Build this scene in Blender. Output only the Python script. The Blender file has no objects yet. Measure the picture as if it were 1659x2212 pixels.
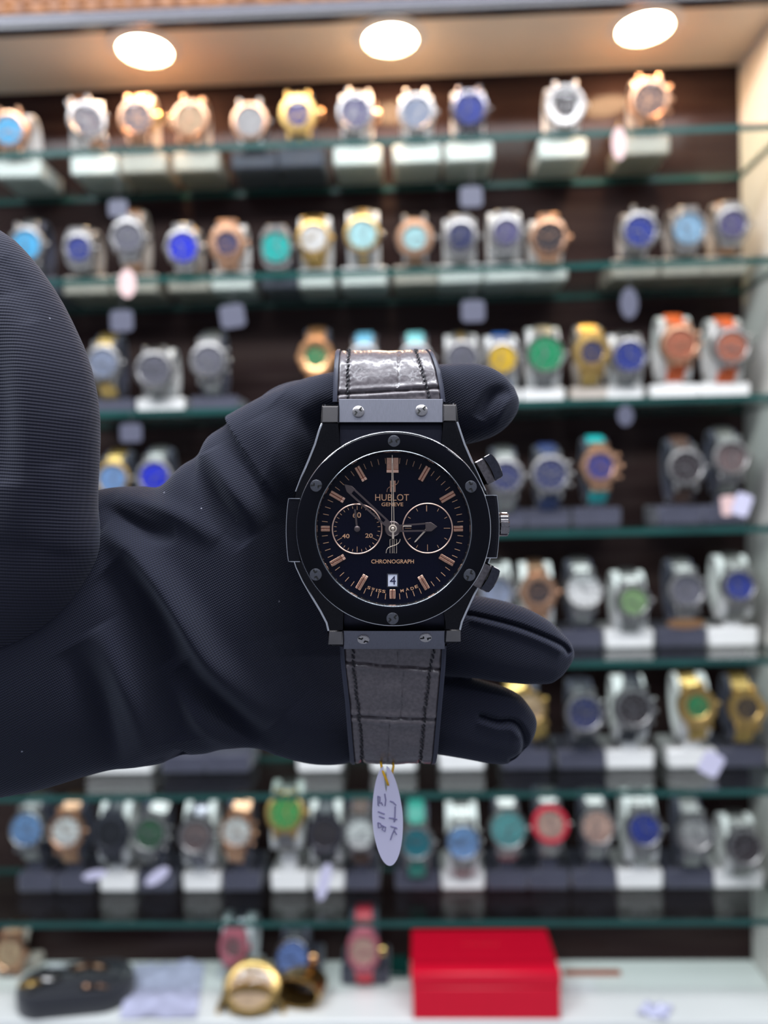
import bpy, math, random
from mathutils import Vector, Matrix, noise
random.seed(7)
PI = math.pi
S = bpy.context.scene
COL = S.collection
H = 1.5                                   # eye height above the shop floor (m)
FPX = 1662.0                              # focal length in px of a 1659 x 2212 frame

# ------------------------------------------------------------------ camera
YAW, PIT, ROL = math.radians(1.885), math.radians(-0.776), math.radians(1.25)
F = Vector((-math.sin(YAW)*math.cos(PIT), math.cos(YAW)*math.cos(PIT), math.sin(PIT)))
R0 = Vector((math.cos(YAW), math.sin(YAW), 0)); U0 = R0.cross(F)
RT = R0*math.cos(ROL) - U0*math.sin(ROL)
UP = U0*math.cos(ROL) + R0*math.sin(ROL)
CAM = Vector((0, 0, H))
cd = bpy.data.cameras.new('camera'); co = bpy.data.objects.new('camera', cd); COL.objects.link(co)
cd.sensor_fit = 'VERTICAL'; cd.sensor_height = 36; cd.lens = 36*FPX/2212
cd.clip_start = .01
co.matrix_world = Matrix(((RT.x, UP.x, -F.x, 0), (RT.y, UP.y, -F.y, 0), (RT.z, UP.z, -F.z, H), (0, 0, 0, 1)))
cd.dof.use_dof = True; cd.dof.focus_distance = .1705; cd.dof.aperture_fstop = 9.0
S.camera = co

def ray(px, py): return F*FPX + RT*(px-829.5) - UP*(py-1106)
def at(px, py, Y):                        # the point at depth Y from the camera along the wall normal
    d = ray(px, py); return CAM + d*(Y/d.y)
def onz(px, py, z):                       # the point where that line of sight meets a level at height z
    d = ray(px, py); return CAM + d*((z-H)/d.z)

# ------------------------------------------------------------------ light
S.view_settings.view_transform = 'Standard'; S.view_settings.look = 'None'
S.view_settings.gamma = 1; S.view_settings.use_curve_mapping = False
S.view_settings.exposure = 0.25
w = bpy.data.worlds.new('shop_air'); S.world = w; w.use_nodes = True
w.node_tree.nodes['Background'].inputs[0].default_value = (.72, .8, 1, 1)
w.node_tree.nodes['Background'].inputs[1].default_value = .3
def area(loc, rot, sx, sy, power, col):
    l = bpy.data.lights.new('shop_and_fill_lamp', 'AREA'); l.shape = 'RECTANGLE'; l.size = sx; l.size_y = sy
    l.energy = power; l.color = col
    o = bpy.data.objects.new('shop_and_fill_lamp', l); COL.objects.link(o); o.location = loc; o.rotation_euler = rot
    return o
# one added cabinet strip overhead, then ceiling lamps of the shop behind the photographer
area((-.1, .05, 2.35), (math.radians(28), 0, 0), 1.5, .16, 20, (.9, .94, 1))  # unseen strip added to light the cabinet more than the hand
area((-.1, -.75, 2.75), (math.radians(-28), 0, 0), 1.3, .22, 16, (.86, .92, 1))
area((-1.0, -.3, 2.7), (math.radians(-12), math.radians(-30), 0), .25, 1.2, 9, (.82, .9, 1))
area((1.1, -.4, 2.7), (math.radians(-14), math.radians(30), 0), .25, 1.2, 8, (.9, .93, 1))
LAMP = 115

# ------------------------------------------------------------------ materials
MATS = {}
def lin(c):
    return tuple((v/12.92 if v <= .04045 else ((v+.055)/1.055)**2.4) for v in c)
def hexc(r, g, b): return lin((r/255, g/255, b/255))
def mat(name, col, rough=.5, metal=0., bump=None, var=0., vscale=40, spec=.5, coat=0., stretch=None, emit=None, sheen=0, col2=None):
    if name in MATS: return MATS[name]
    m = bpy.data.materials.new(name); m.use_nodes = True; MATS[name] = m
    nt = m.node_tree; b = nt.nodes['Principled BSDF']
    b.inputs['Roughness'].default_value = rough; b.inputs['Metallic'].default_value = metal
    b.inputs['Specular IOR Level'].default_value = spec; b.inputs['Coat Weight'].default_value = coat
    b.inputs['Sheen Weight'].default_value = sheen
    tc = nt.nodes.new('ShaderNodeTexCoord'); mp = nt.nodes.new('ShaderNodeMapping')
    nt.links.new(tc.outputs['Object'], mp.inputs[0])
    if stretch: mp.inputs['Scale'].default_value = stretch
    n = nt.nodes.new('ShaderNodeTexNoise'); n.inputs['Scale'].default_value = vscale; n.inputs['Detail'].default_value = 5
    nt.links.new(mp.outputs[0], n.inputs['Vector'])
    mx = nt.nodes.new('ShaderNodeMix'); mx.data_type = 'RGBA'
    c2 = col2 if col2 else tuple(v*(1-var) for v in col)
    mx.inputs[6].default_value = (*c2, 1); mx.inputs[7].default_value = (*col, 1)
    rp = nt.nodes.new('ShaderNodeMapRange'); rp.inputs[1].default_value = .35; rp.inputs[2].default_value = .65
    nt.links.new(n.outputs['Fac'], rp.inputs[0]); nt.links.new(rp.outputs[0], mx.inputs[0])
    nt.links.new(mx.outputs[2], b.inputs['Base Color'])
    if bump:
        bp = nt.nodes.new('ShaderNodeBump'); bp.inputs['Strength'].default_value = bump[0]; bp.inputs['Distance'].default_value = bump[1]
        nt.links.new(n.outputs['Fac'], bp.inputs['Height']); nt.links.new(bp.outputs[0], b.inputs['Normal'])
    if emit:
        b.inputs['Emission Color'].default_value = (*emit[0], 1); b.inputs['Emission Strength'].default_value = emit[1]
    return m
def clear_glass(name, tint, refl=1.0):
    m = bpy.data.materials.new(name); m.use_nodes = True; nt = m.node_tree; nt.nodes.clear()
    o = nt.nodes.new('ShaderNodeOutputMaterial'); t = nt.nodes.new('ShaderNodeBsdfTransparent'); t.inputs[0].default_value = (*tint, 1)
    g = nt.nodes.new('ShaderNodeBsdfGlossy'); g.inputs['Roughness'].default_value = .02
    f = nt.nodes.new('ShaderNodeLayerWeight'); f.inputs[0].default_value = .5
    pw = nt.nodes.new('ShaderNodeMath'); pw.operation = 'POWER'; pw.inputs[1].default_value = 5
    ml = nt.nodes.new('ShaderNodeMath'); ml.operation = 'MULTIPLY_ADD'; ml.inputs[1].default_value = .96*refl; ml.inputs[2].default_value = .04*refl
    x = nt.nodes.new('ShaderNodeMixShader')
    nt.links.new(f.outputs['Facing'], pw.inputs[0]); nt.links.new(pw.outputs[0], ml.inputs[0]); nt.links.new(ml.outputs[0], x.inputs[0])
    nt.links.new(t.outputs[0], x.inputs[1]); nt.links.new(g.outputs[0], x.inputs[2]); nt.links.new(x.outputs[0], o.inputs[0])
    return m
M_glass = clear_glass('shelf_glass', (.90, .955, .93))
M_crystal = clear_glass('watch_crystal', (.98, .98, .98), 1.0)
M_edge = mat('glass_green_edge', hexc(20, 74, 68), .15, 0, var=.35, vscale=25, coat=.6, stretch=(1, 1, 8))
M_back = mat('dark_brown_laminate', hexc(58, 45, 43), .1, 0, bump=(.05, .001), vscale=14, stretch=(.35, 1, 6), col2=hexc(44, 31, 31), spec=.05)
M_white = mat('white_lacquer', (.74, .71, .66), .35, var=.05, vscale=12)
M_ceil = mat('ivory_ceiling_panel', (.82, .70, .56), .4, var=.05, vscale=9)
M_floorp = mat('white_base_panel', (.78, .79, .76), .25, var=.05, vscale=10)
M_dark = mat('dark_trim', hexc(34, 28, 34), .3, var=.2)
M_blueg = mat('blue_grey_trim', hexc(82, 78, 92), .3, var=.15)
M_wood = mat('carved_orange_wood', hexc(170, 112, 66), .5, bump=(.8, .003), vscale=90, col2=hexc(120, 74, 45))
M_pink = mat('pink_trim', hexc(225, 120, 130), .5, var=.1)
M_lamp = mat('lamp_diffuser', (1, .95, .85), .4, emit=((1, .64, .36), LAMP))
M_rim = mat('lamp_rim', (.8, .74, .66), .35, var=.05)
MET = dict(
    steel=mat('steel', (.36, .345, .335), .36, 1, var=.12, vscale=300),
    gold=mat('gold', (.66, .43, .15), .3, 1, var=.12, vscale=300),
    rose=mat('rose_gold', (.60, .34, .21), .32, 1, var=.12, vscale=300),
    orange=mat('orange_gold', (.80, .42, .20), .3, 1, var=.12, vscale=300),
    dark=mat('dark_metal', (.16, .15, .17), .25, 1, var=.15, vscale=300),
    black=mat('black_band', (.03, .03, .04), .4, 0, var=.3, vscale=200, bump=(.2, .0005)),
    navy=mat('navy_band', (.03, .05, .16), .45, 0, var=.3, vscale=200),
    blue=mat('bright_blue_band', (.03, .16, .55), .45, 0, var=.2, vscale=200),
    sky=mat('sky_blue_band', (.18, .48, .65), .45, 0, var=.2, vscale=200),
    aqua=mat('aqua_band', (.25, .65, .66), .45, 0, var=.2, vscale=200),
    turq=mat('turquoise_band', (.02, .48, .48), .45, 0, var=.2, vscale=200),
    green=mat('green_band', (.04, .34, .26), .45, 0, var=.2, vscale=200),
    red=mat('red_band', (.72, .02, .05), .4, 0, var=.15, vscale=200),
    orng=mat('orange_band', (.85, .14, .03), .42, 0, var=.15, vscale=200),
    brown=mat('brown_leather', (.10, .045, .03), .5, 0, var=.3, vscale=200),
    clear=mat('milky_clear_plastic', (.62, .63, .65), .15, 0, var=.05, coat=.5),
    pinkm=mat('pink_case', (.55, .16, .2), .3, .4, var=.15, vscale=200),
)
DIALC = dict(grey=(104, 102, 112), silver=(160, 156, 154), white=(214, 212, 208), blue=(42, 56, 138), vivid=(20, 40, 200), navy=(50, 54, 95),
    cyan=(80, 170, 215), turq=(0, 170, 160), ice=(170, 215, 215), green=(20, 135, 85), olive=(120, 150, 100), yellow=(225, 180, 25),
    orange=(175, 100, 72), dark=(52, 44, 46), black=(24, 24, 28), teal=(90, 150, 150), deepteal=(20, 105, 115), purple=(84, 78, 118),
    brown=(108, 90, 88), salmon=(190, 150, 135), pale=(128, 136, 156), steelblue=(110, 145, 190), lblue=(135, 170, 195), champ=(185, 155, 122),
    dgreen=(50, 90, 60), multi=(95, 115, 170), lgreen=(60, 140, 70))
def dialmat(k):
    return mat('dial_'+{'vivid': 'vivid_blue', 'turq': 'turquoise', 'ice': 'ice_blue', 'champ': 'champagne', 'lblue': 'light_blue', 'dgreen': 'dark_green', 'multi': 'mottled_blue', 'lgreen': 'leaf_green', 'deepteal': 'deep_teal', 'steelblue': 'steel_blue'}.get(k, k),
               hexc(*DIALC[k]), .5, 0, spec=.25, var=.25, vscale=160)
M_stw = mat('white_stand_plastic', (.80, .78, .75), .3, var=.04)
M_stb = mat('beige_stand_plastic', (.50, .43, .37), .35, var=.1)
M_std = mat('dark_stand_felt', hexc(62, 62, 78), .6, var=.15, sheen=.3)
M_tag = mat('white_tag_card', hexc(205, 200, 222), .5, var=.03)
M_tag_shade = mat('shaded_white_tag_card', hexc(86, 86, 102), .5, var=.05)  # shade on the white hanging tags is mixed into this card colour
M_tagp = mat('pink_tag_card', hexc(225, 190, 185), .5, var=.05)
M_yel = mat('yellow_string', hexc(225, 170, 20), .6, var=.2, vscale=900)
M_ink = mat('grey_ink', hexc(128, 122, 158), .7, var=.1)

# ------------------------------------------------------------------ mesh helpers
class MB:
    def __init__(s): s.v = []; s.f = []; s.m = []; s.cur = 0
    def add(s, vs, fs, M=None, mi=None):
        o = len(s.v); k = s.cur if mi is None else mi
        s.v += [(M @ Vector(p)) if M else Vector(p) for p in vs]
        s.f += [tuple(i+o for i in f) for f in fs]; s.m += [k]*len(fs); return s
    def box(s, c, d, M=None, bev=0, mi=None):
        x, y, z = d[0]/2, d[1]/2, d[2]/2; b = min(bev, x*.9, y*.9, z*.9)
        if b <= 0:
            vs = [(c[0]+i*x, c[1]+j*y, c[2]+k*z) for i in (-1, 1) for j in (-1, 1) for k in (-1, 1)]
            return s.add(vs, [(0, 1, 3, 2), (4, 6, 7, 5), (0, 4, 5, 1), (2, 3, 7, 6), (0, 2, 6, 4), (1, 5, 7, 3)], M, mi)
        vs = []
        for i in (-1, 1):
            for j in (-1, 1):
                for k in (-1, 1):
                    vs += [(c[0]+i*x, c[1]+j*(y-b), c[2]+k*(z-b)), (c[0]+i*(x-b), c[1]+j*y, c[2]+k*(z-b)), (c[0]+i*(x-b), c[1]+j*(y-b), c[2]+k*z)]
        I = lambda i, j, k, a: ((i > 0)*4+(j > 0)*2+(k > 0))*3+a
        fs = []
        for q in (-1, 1):
            fs += [(I(q, -1, -1, 0), I(q, -1, 1, 0), I(q, 1, 1, 0), I(q, 1, -1, 0)), (I(-1, q, -1, 1), I(-1, q, 1, 1), I(1, q, 1, 1), I(1, q, -1, 1)),
                   (I(-1, -1, q, 2), I(-1, 1, q, 2), I(1, 1, q, 2), I(1, -1, q, 2))]
            for p in (-1, 1):
                fs += [(I(q, p, -1, 0), I(q, p, 1, 0), I(q, p, 1, 1), I(q, p, -1, 1)), (I(q, -1, p, 0), I(q, 1, p, 0), I(q, 1, p, 2), I(q, -1, p, 2)),
                       (I(-1, q, p, 1), I(1, q, p, 1), I(1, q, p, 2), I(-1, q, p, 2))]
                for r in (-1, 1): fs.append((I(q, p, r, 0), I(q, p, r, 1), I(q, p, r, 2)))
        return s.add(vs, fs, M, mi)
    def lathe(s, prof, n=32, M=None, rf=None, mi=None, closed=False, cap=False):
        # profile of (radius, height); axis is local +z
        vs = []; fs = []
        for r, h in prof:
            for i in range(n):
                a = 2*PI*i/n; k = rf(a) if rf else 1
                vs.append((r*k*math.cos(a), r*k*math.sin(a), h))
        m = len(prof)
        for j in range(m if closed else m-1):
            j2 = (j+1) % m
            for i in range(n):
                i2 = (i+1) % n; fs.append((j*n+i, j*n+i2, j2*n+i2, j2*n+i))
        if cap and not closed:
            if prof[0][0] > 1e-9: fs.append(tuple(range(n))[::-1])
            if prof[-1][0] > 1e-9: fs.append(tuple((m-1)*n+i for i in range(n)))
        return s.add(vs, fs, M, mi)
    def tube(s, pts, r, n=8, M=None, mi=None, loop=False):
        pts = [Vector(p) for p in pts]; m = len(pts); vs = []; fs = []; nrm = None
        for i, p in enumerate(pts):
            a = pts[(i-1) % m] if (i or loop) else p; b = pts[(i+1) % m] if (i < m-1 or loop) else p
            t = (b-a).normalized()
            if nrm is None: nrm = t.orthogonal().normalized()
            nrm = (nrm - t*nrm.dot(t)).normalized(); bn = t.cross(nrm); rr = r[i] if isinstance(r, (list, tuple)) else r
            for k in range(n):
                q = 2*PI*k/n; vs.append(p+nrm*(rr*math.cos(q))+bn*(rr*math.sin(q)))
        for i in range(m if loop else m-1):
            i2 = (i+1) % m
            for k in range(n):
                k2 = (k+1) % n; fs.append((i*n+k, i*n+k2, i2*n+k2, i2*n+k))
        if not loop: fs += [tuple(range(n))[::-1], tuple((m-1)*n+k for k in range(n))]
        return s.add(vs, fs, M, mi)
    def loft(s, rings, M=None, mi=None, cap=True):
        n = len(rings[0]); vs = [p for r in rings for p in r]; fs = []
        for j in range(len(rings)-1):
            for i in range(n):
                i2 = (i+1) % n; fs.append((j*n+i, j*n+i2, (j+1)*n+i2, (j+1)*n+i))
        if cap: fs += [tuple(range(n))[::-1], tuple((len(rings)-1)*n+i for i in range(n))]
        return s.add(vs, fs, M, mi)
    def prism(s, poly, z0, z1, bev=0, M=None, mi=None):
        # poly in local xy, extruded along z with a chamfer round both faces
        c = Vector((sum(p[0] for p in poly)/len(poly), sum(p[1] for p in poly)/len(poly)))
        def ins(b):
            out = []; n = len(poly)
            for i in range(n):
                a, p, q = Vector(poly[i-1][:2]), Vector(poly[i][:2]), Vector(poly[(i+1) % n][:2])
                n1 = Vector((-(p-a).y, (p-a).x)).normalized(); n2 = Vector((-(q-p).y, (q-p).x)).normalized()
                nn = (n1+n2); nn = nn.normalized() if nn.length > 1e-6 else n1
                if (c-p).dot(nn) < 0 and abs((c-p).dot(nn)) > 0: nn = -nn if s._cw(poly) else nn
                out.append(p+nn*b/max(.5, abs(nn.dot(n1))))
            return out
        if bev <= 0: rg = [[(p[0], p[1], z0) for p in poly], [(p[0], p[1], z1) for p in poly]]
        else:
            q = ins(bev); rg = [[(p.x, p.y, z0) for p in q], [(p[0], p[1], z0+bev) for p in poly], [(p[0], p[1], z1-bev) for p in poly], [(p.x, p.y, z1) for p in q]]
        return s.loft(rg, M, mi)
    def _cw(s, poly):
        return sum(poly[i-1][0]*poly[i][1]-poly[i][0]*poly[i-1][1] for i in range(len(poly))) < 0
    def build(s, name, mats, parent=None, smooth=40, loc=None, rot=None, me_only=False):
        me = bpy.data.meshes.new(name); me.from_pydata([tuple(v) for v in s.v], [], s.f)
        if not isinstance(mats, (list, tuple)): mats = [mats]
        for m in mats: me.materials.append(m)
        me.polygons.foreach_set('material_index', [min(k, len(mats)-1) for k in s.m])
        import bmesh
        bm = bmesh.new(); bm.from_mesh(me); bmesh.ops.recalc_face_normals(bm, faces=bm.faces)
        if smooth:
            for f in bm.faces: f.smooth = True
            th = math.radians(smooth)
            for e in bm.edges: e.smooth = e.calc_face_angle(0) < th if len(e.link_faces) == 2 else False
        bm.to_mesh(me); bm.free()
        o = bpy.data.objects.new(name, me); COL.objects.link(o)
        if parent: o.parent = parent
        if loc: o.location = loc
        if rot: o.rotation_euler = rot
        return o
def tag(o, label, cat, group=None, kind=None):
    o['label'] = label; o['category'] = cat
    if group: o['group'] = group
    if kind: o['kind'] = kind
    return o
def empty(name, loc=(0, 0, 0), rot=(0, 0, 0), M=None):
    o = bpy.data.objects.new(name, None); COL.objects.link(o); o.empty_display_size = .02
    o.location = loc; o.rotation_euler = rot
    if M: o.matrix_world = M
    return o
def text_into(mb, txt, height, M, mi=None, width=None, thick=0.0, center=True):
    cu = bpy.data.curves.new('txt', 'FONT'); cu.body = txt; cu.size = 1; cu.extrude = .02; cu.offset = thick; cu.resolution_u = 3
    ob = bpy.data.objects.new('txt', cu); COL.objects.link(ob); bpy.context.view_layer.update()
    me = bpy.data.meshes.new_from_object(ob.evaluated_get(bpy.context.evaluated_depsgraph_get()))
    xs = [v.co.x for v in me.vertices]; ys = [v.co.y for v in me.vertices]
    x0, x1, y0, y1 = min(xs), max(xs), min(ys), max(ys)
    sy = height/(y1-y0); sx = width/(x1-x0) if width else sy
    vs = [((v.co.x-(x0+x1)/2)*sx, (v.co.y-(y0+y1)/2)*sy, v.co.z*(sy)) for v in me.vertices]
    mb.add(vs, [tuple(p.vertices) for p in me.polygons], M, mi)
    bpy.data.objects.remove(ob); bpy.data.curves.remove(cu); bpy.data.meshes.remove(me)
def T(x, y, z): return Matrix.Translation((x, y, z))
def RZ(a): return Matrix.Rotation(a, 4, 'Z')
def RX(a): return Matrix.Rotation(a, 4, 'X')
def RY(a): return Matrix.Rotation(a, 4, 'Y')

# ------------------------------------------------------------------ the display cabinet
YF, YB = .78, .9004
ZS = [H+z for z in (.3663, .235, .0989, -.0325, -.1651, -.2967, -.4282)]
ZFL, ZCE, XR, XL = H-.5414, H+.491, .3867, -.62
def sobj(name, mb, m):
    o = mb.build(name, m); o['kind'] = 'structure'; return o
b = MB(); b.box(((XL+XR)/2, YB+.009, (ZFL+ZCE)/2), (XR-XL+.04, .018, ZCE-ZFL+.04)); sobj('wall_back', b, M_back)
b = MB(); b.box((XR+.35, (YF+YB)/2-.005, (ZFL+ZCE)/2), (.70, YB-YF+.01, ZCE-ZFL+.04), bev=.002); sobj('wall_right', b, M_white)
b = MB(); b.box((XL-.35, (YF+YB)/2-.005, (ZFL+ZCE)/2), (.70, YB-YF+.01, ZCE-ZFL+.04), bev=.002); sobj('wall_left', b, M_white)
b = MB(); b.box(((XL+XR)/2, (YF+.0095+YB)/2, ZCE+.008), (XR-XL, YB-YF-.0095, .016)); sobj('ceiling', b, M_ceil)
YE = onz(830, 2206, ZFL).y
b = MB(); b.box(((XL+XR)/2, (YE+YB)/2, ZFL-.01), (XR-XL, YB-YE, .02), bev=.0015); sobj('floor', b, M_floorp)
b = MB(); b.box(((XL+XR)/2, YF+.0065, ZCE+.0022), (XR-XL+1.4, .014, .0052), bev=.0006); sobj('trim_1', b, M_dark)
b = MB(); b.box(((XL+XR)/2, YF+.0055, ZCE+.0088), (XR-XL+1.4, .014, .0080), bev=.001); sobj('trim_2', b, M_blueg)
b = MB(); b.box(((XL+XR)/2, YF+.010, ZCE+.0430), (XR-XL+1.4, .026, .060), bev=.001); b.box(((XL+XR)/2, YF+.010, ZCE+.258), (XR-XL+1.4, .026, .37), bev=.002)
for i in range(60):
    x = XL-.08+i*.019
    b.lathe([(0, .003), (.003, .0027), (.005, .001), (.0065, 0)], 10, T(x, YF-.0030, ZCE+.0225) @ RX(PI/2))
    b.lathe([(0, .003), (.002, .0027), (.003, .001), (.004, 0)], 8, T(x+.0095, YF-.0030, ZCE+.031) @ RX(PI/2))
sobj('trim_3', b, M_wood)
b = MB(); b.box(((XL+XR)/2, YE+.012, ZFL-.29), (XR-XL+1.4, .020, .54), bev=.002); sobj('trim_4', b, M_blueg)
ORD = ['top', 'second', 'third', 'fourth', 'fifth', 'sixth', 'seventh']
GT = .0065
for i, z in enumerate(ZS):
    o = MB(); x0, x1 = XL+.002, XR-.001
    vs = [(x, y, q) for x in (x0, x1) for y in (YF, YB-.002) for q in (z-GT, z)]
    o.add(vs, [(0, 4, 6, 2), (1, 3, 7, 5)], mi=0)
    o.add(vs, [(0, 1, 5, 4), (2, 6, 7, 3), (0, 2, 3, 1), (4, 5, 7, 6)], mi=1)
    g = o.build('glass_shelf', [M_glass, M_edge], smooth=0)
    tag(g, f'clear glass shelf with green edge, {ORD[i]} one counted from the top', 'shelf', 'glass shelves of the display case')
for k, (px, py) in enumerate([(313, 110), (843, 87), (1393, 62)]):
    p = onz(px, py, ZCE-.002)
    t = empty('downlight', (p.x, p.y, ZCE))
    b = MB(); b.lathe([(.0265, -.0005), (.028, -.003), (.037, -.0028), (.040, -.0002)], 40); b.build('rim', M_rim, t)
    b = MB(); b.lathe([(0, -.0022), (.0262, -.0018), (.0265, -.0004)], 40); b.build('diffuser', M_lamp, t)
    tag(t, ['round glowing ceiling lamp, leftmost of the three above the top shelf', 'round glowing ceiling lamp, middle one of the three', 'round glowing ceiling lamp, rightmost, nearest the white side panel'][k], 'ceiling light', 'recessed lamps in the case ceiling')

# ------------------------------------------------------------------ watches on stands
def rfun(shape):
    if shape == 'round': return None
    if shape == 'oct':
        return lambda a: min(1.06, 1/max(.5, math.cos((a % (PI/4))-PI/8))*.985)
    if shape == 'dodec': return lambda a: 1/math.cos((a % (PI/6))-PI/12)*.98
    if shape == 'cushion':
        return lambda a: 1/((abs(math.cos(a))**3.4+abs(math.sin(a))**3.4)**(1/3.4))
    if shape == 'tonneau':
        return lambda a: 1/((abs(math.cos(a)/.92)**3+abs(math.sin(a)/1.22)**3)**(1/3))
CROWN = {'n': 0}
def make_watch(p, metal, dial, band, shape='round', R=20.5, chrono=False, tilt=12, yaw=0, roll=0, a=34, bracelet=True, two=None, crown=None,
               bezel=None, left=False, bz=.76, name='wristwatch', open_band=False):
    mm = .001
    t = empty(name, p, (0, 0, 0))
    t.matrix_world = T(*p) @ RZ(math.radians(yaw)) @ RX(math.radians(-tilt)) @ RY(math.radians(roll))
    # head axis: local -y is the face. lathe +z -> -y
    A = RX(PI/2)
    rf = rfun(shape); Rm = R*mm; n = 48 if shape == 'round' else 48
    mt = MET[metal]; bm_ = MET[bezel] if bezel else mt
    b = MB(); b.lathe([(Rm*.6, -.006), (Rm*.9, -.0055), (Rm*.98, -.003), (Rm, -.001), (Rm, .0012), (Rm*.96, .0024), (Rm*bz, .0024)], n, A, rf)
    if shape in ('round', 'dodec'):
        for sx in (-1, 1):
            for sz in (-1, 1):
                c = (sx*.0105, 0, sz*(Rm*.97))
                b.box((c[0], .0015, c[2]), (.0048, .006, .010), bev=.0012, M=None)
    else:
        for sz in (-1, 1): b.box((0, .0015, sz*Rm*1.02), (.022, .006, .010), bev=.0015)
    b.build('case', mt, t)
    b = MB(); b.lathe([(Rm*.97, .002), (Rm*.93, .0042), (Rm*(bz+.04), .0046), (Rm*bz, .004), (Rm*bz, .001)], n, A, rf if shape in ('oct', 'dodec') else None)
    if shape == 'oct':
        for i in range(8):
            q = PI/8+i*PI/4; b.lathe([(.0011, .0044), (.0011, .005), (0, .005)], 6, A @ T(Rm*.86*math.cos(q), Rm*.86*math.sin(q), 0))
    b.build('bezel', bm_, t)
    b = MB(); b.lathe([(0, .0022), (Rm*bz, .0022), (Rm*bz, .0012)], n, A); b.build('dial', dialmat(dial), t)
    b = MB()
    for i in range(12):
        q = i*PI/6; L = .0034 if i % 3 else .0045
        b.box((0, Rm*bz*.80, .0026), (.0011, L, .0005), A @ RZ(q))
    if chrono:
        for q in (0, PI, -PI/2):
            M2 = A @ T(math.cos(q)*Rm*bz*.45, math.sin(q)*Rm*bz*.45, .0024)
            b.lathe([(Rm*.19, 0), (Rm*.19, .0003), (Rm*.165, .0003), (Rm*.165, 0)], 20, M2)
    b.build('hour_markers', mt, t)
    b = MB(); qa = random.uniform(0, 6.28)
    b.box((0, Rm*bz*.22, .0030), (.0016, Rm*bz*.5, .0004), A @ RZ(qa)); b.box((0, Rm*bz*.3, .0034), (.0012, Rm*bz*.74, .0004), A @ RZ(qa+2.1))
    b.lathe([(.0014, .0026), (.0014, .0038), (0, .0038)], 10, A); b.build('hands', mt, t)
    b = MB(); b.lathe([(Rm*bz, .0036), (Rm*bz*.98, .0044), (Rm*bz*.6, .0048), (0, .0050)], n, A); b.build('crystal', M_crystal, t)
    sg = -1 if left else 1
    cr = MET[crown] if crown else mt; big = 1.9 if crown else 1
    b = MB(); b.lathe([(.0022*big, 0), (.0030*big, .0006), (.0030*big, .0030*big), (.0024*big, .0036*big), (0, .0036*big)], 14, T(sg*Rm*(.97 if not rf else 1.0), 0, 0) @ RY(sg*PI/2)); b.build('crown', cr, t)
    if chrono:
        for sz in (-1, 1):
            q = sz*.52
            b = MB(); b.lathe([(.0017, 0), (.0017, .0022), (.0024, .0024), (.0024, .0042), (0, .0042)], 12, RY(-q) @ T(sg*Rm*.98, 0, 0) @ RY(sg*PI/2)); b.build('pusher', cr, t)
    # band wrapped round the cuff: an ellipse in the local yz plane
    A_, B_ = a*mm, .0165; yc = .0062+B_
    b = MB(); MBand = MET[band]; th = .0028
    start = math.asin(min(.9, (Rm*.93)/(A_+th)))
    q0, q1 = PI+start, PI*3-start                       # from above the head, over the top, round the back, to below it
    N = 26 if bracelet else 36
    if open_band: q1 = q0+PI*.75
    def ep(q, off): return (yc+(B_+off)*math.cos(q), -(A_+off)*math.sin(q))
    def wid(s_): return .0205-.0045*math.sin(PI*s_)**.6
    if bracelet:
        for i in range(N):
            qa_, qb_ = q0+(q1-q0)*(i+.04)/N, q0+(q1-q0)*(i+.93)/N; W = wid((i+.5)/N)
            for x0, x1, e, mi in ((-W/2, -W/6-.0002, 0, 0), (-W/6, W/6, .0006, 1), (W/6+.0002, W/2, 0, 0)):
                v = []
                for q in (qa_, (qa_+qb_)/2, qb_):
                    for o_ in (.0004, th+e-(.0005 if q != (qa_+qb_)/2 else 0)):
                        y_, z_ = ep(q, o_)
                        v += [(x0, y_, z_), (x1, y_, z_)]
                fs = []
                for k in (0, 4): fs += [(k, k+1, k+5, k+4), (k+2, k+6, k+7, k+3), (k, k+4, k+6, k+2), (k+1, k+3, k+7, k+5)]
                fs += [(0, 2, 3, 1), (8, 9, 11, 10)]
                b.add(v, fs, mi=mi)
        b.build('bracelet', [MBand, MET[two] if two else MBand], t)
    else:
        rings = []
        for i in range(N+1):
            q = q0+(q1-q0)*i/N; W = wid(i/N)
            y0_, z0_ = ep(q, .0003); y1_, z1_ = ep(q, th*.8); y2_, z2_ = ep(q, th)
            rings.append([(-W/2, y0_, z0_), (W/2, y0_, z0_), (W/2, y1_, z1_), (W/2-.001, y2_, z2_), (-W/2+.001, y2_, z2_), (-W/2, y1_, z1_)])
        b.loft(rings); b.build('strap', MBand, t)
    return t
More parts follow.
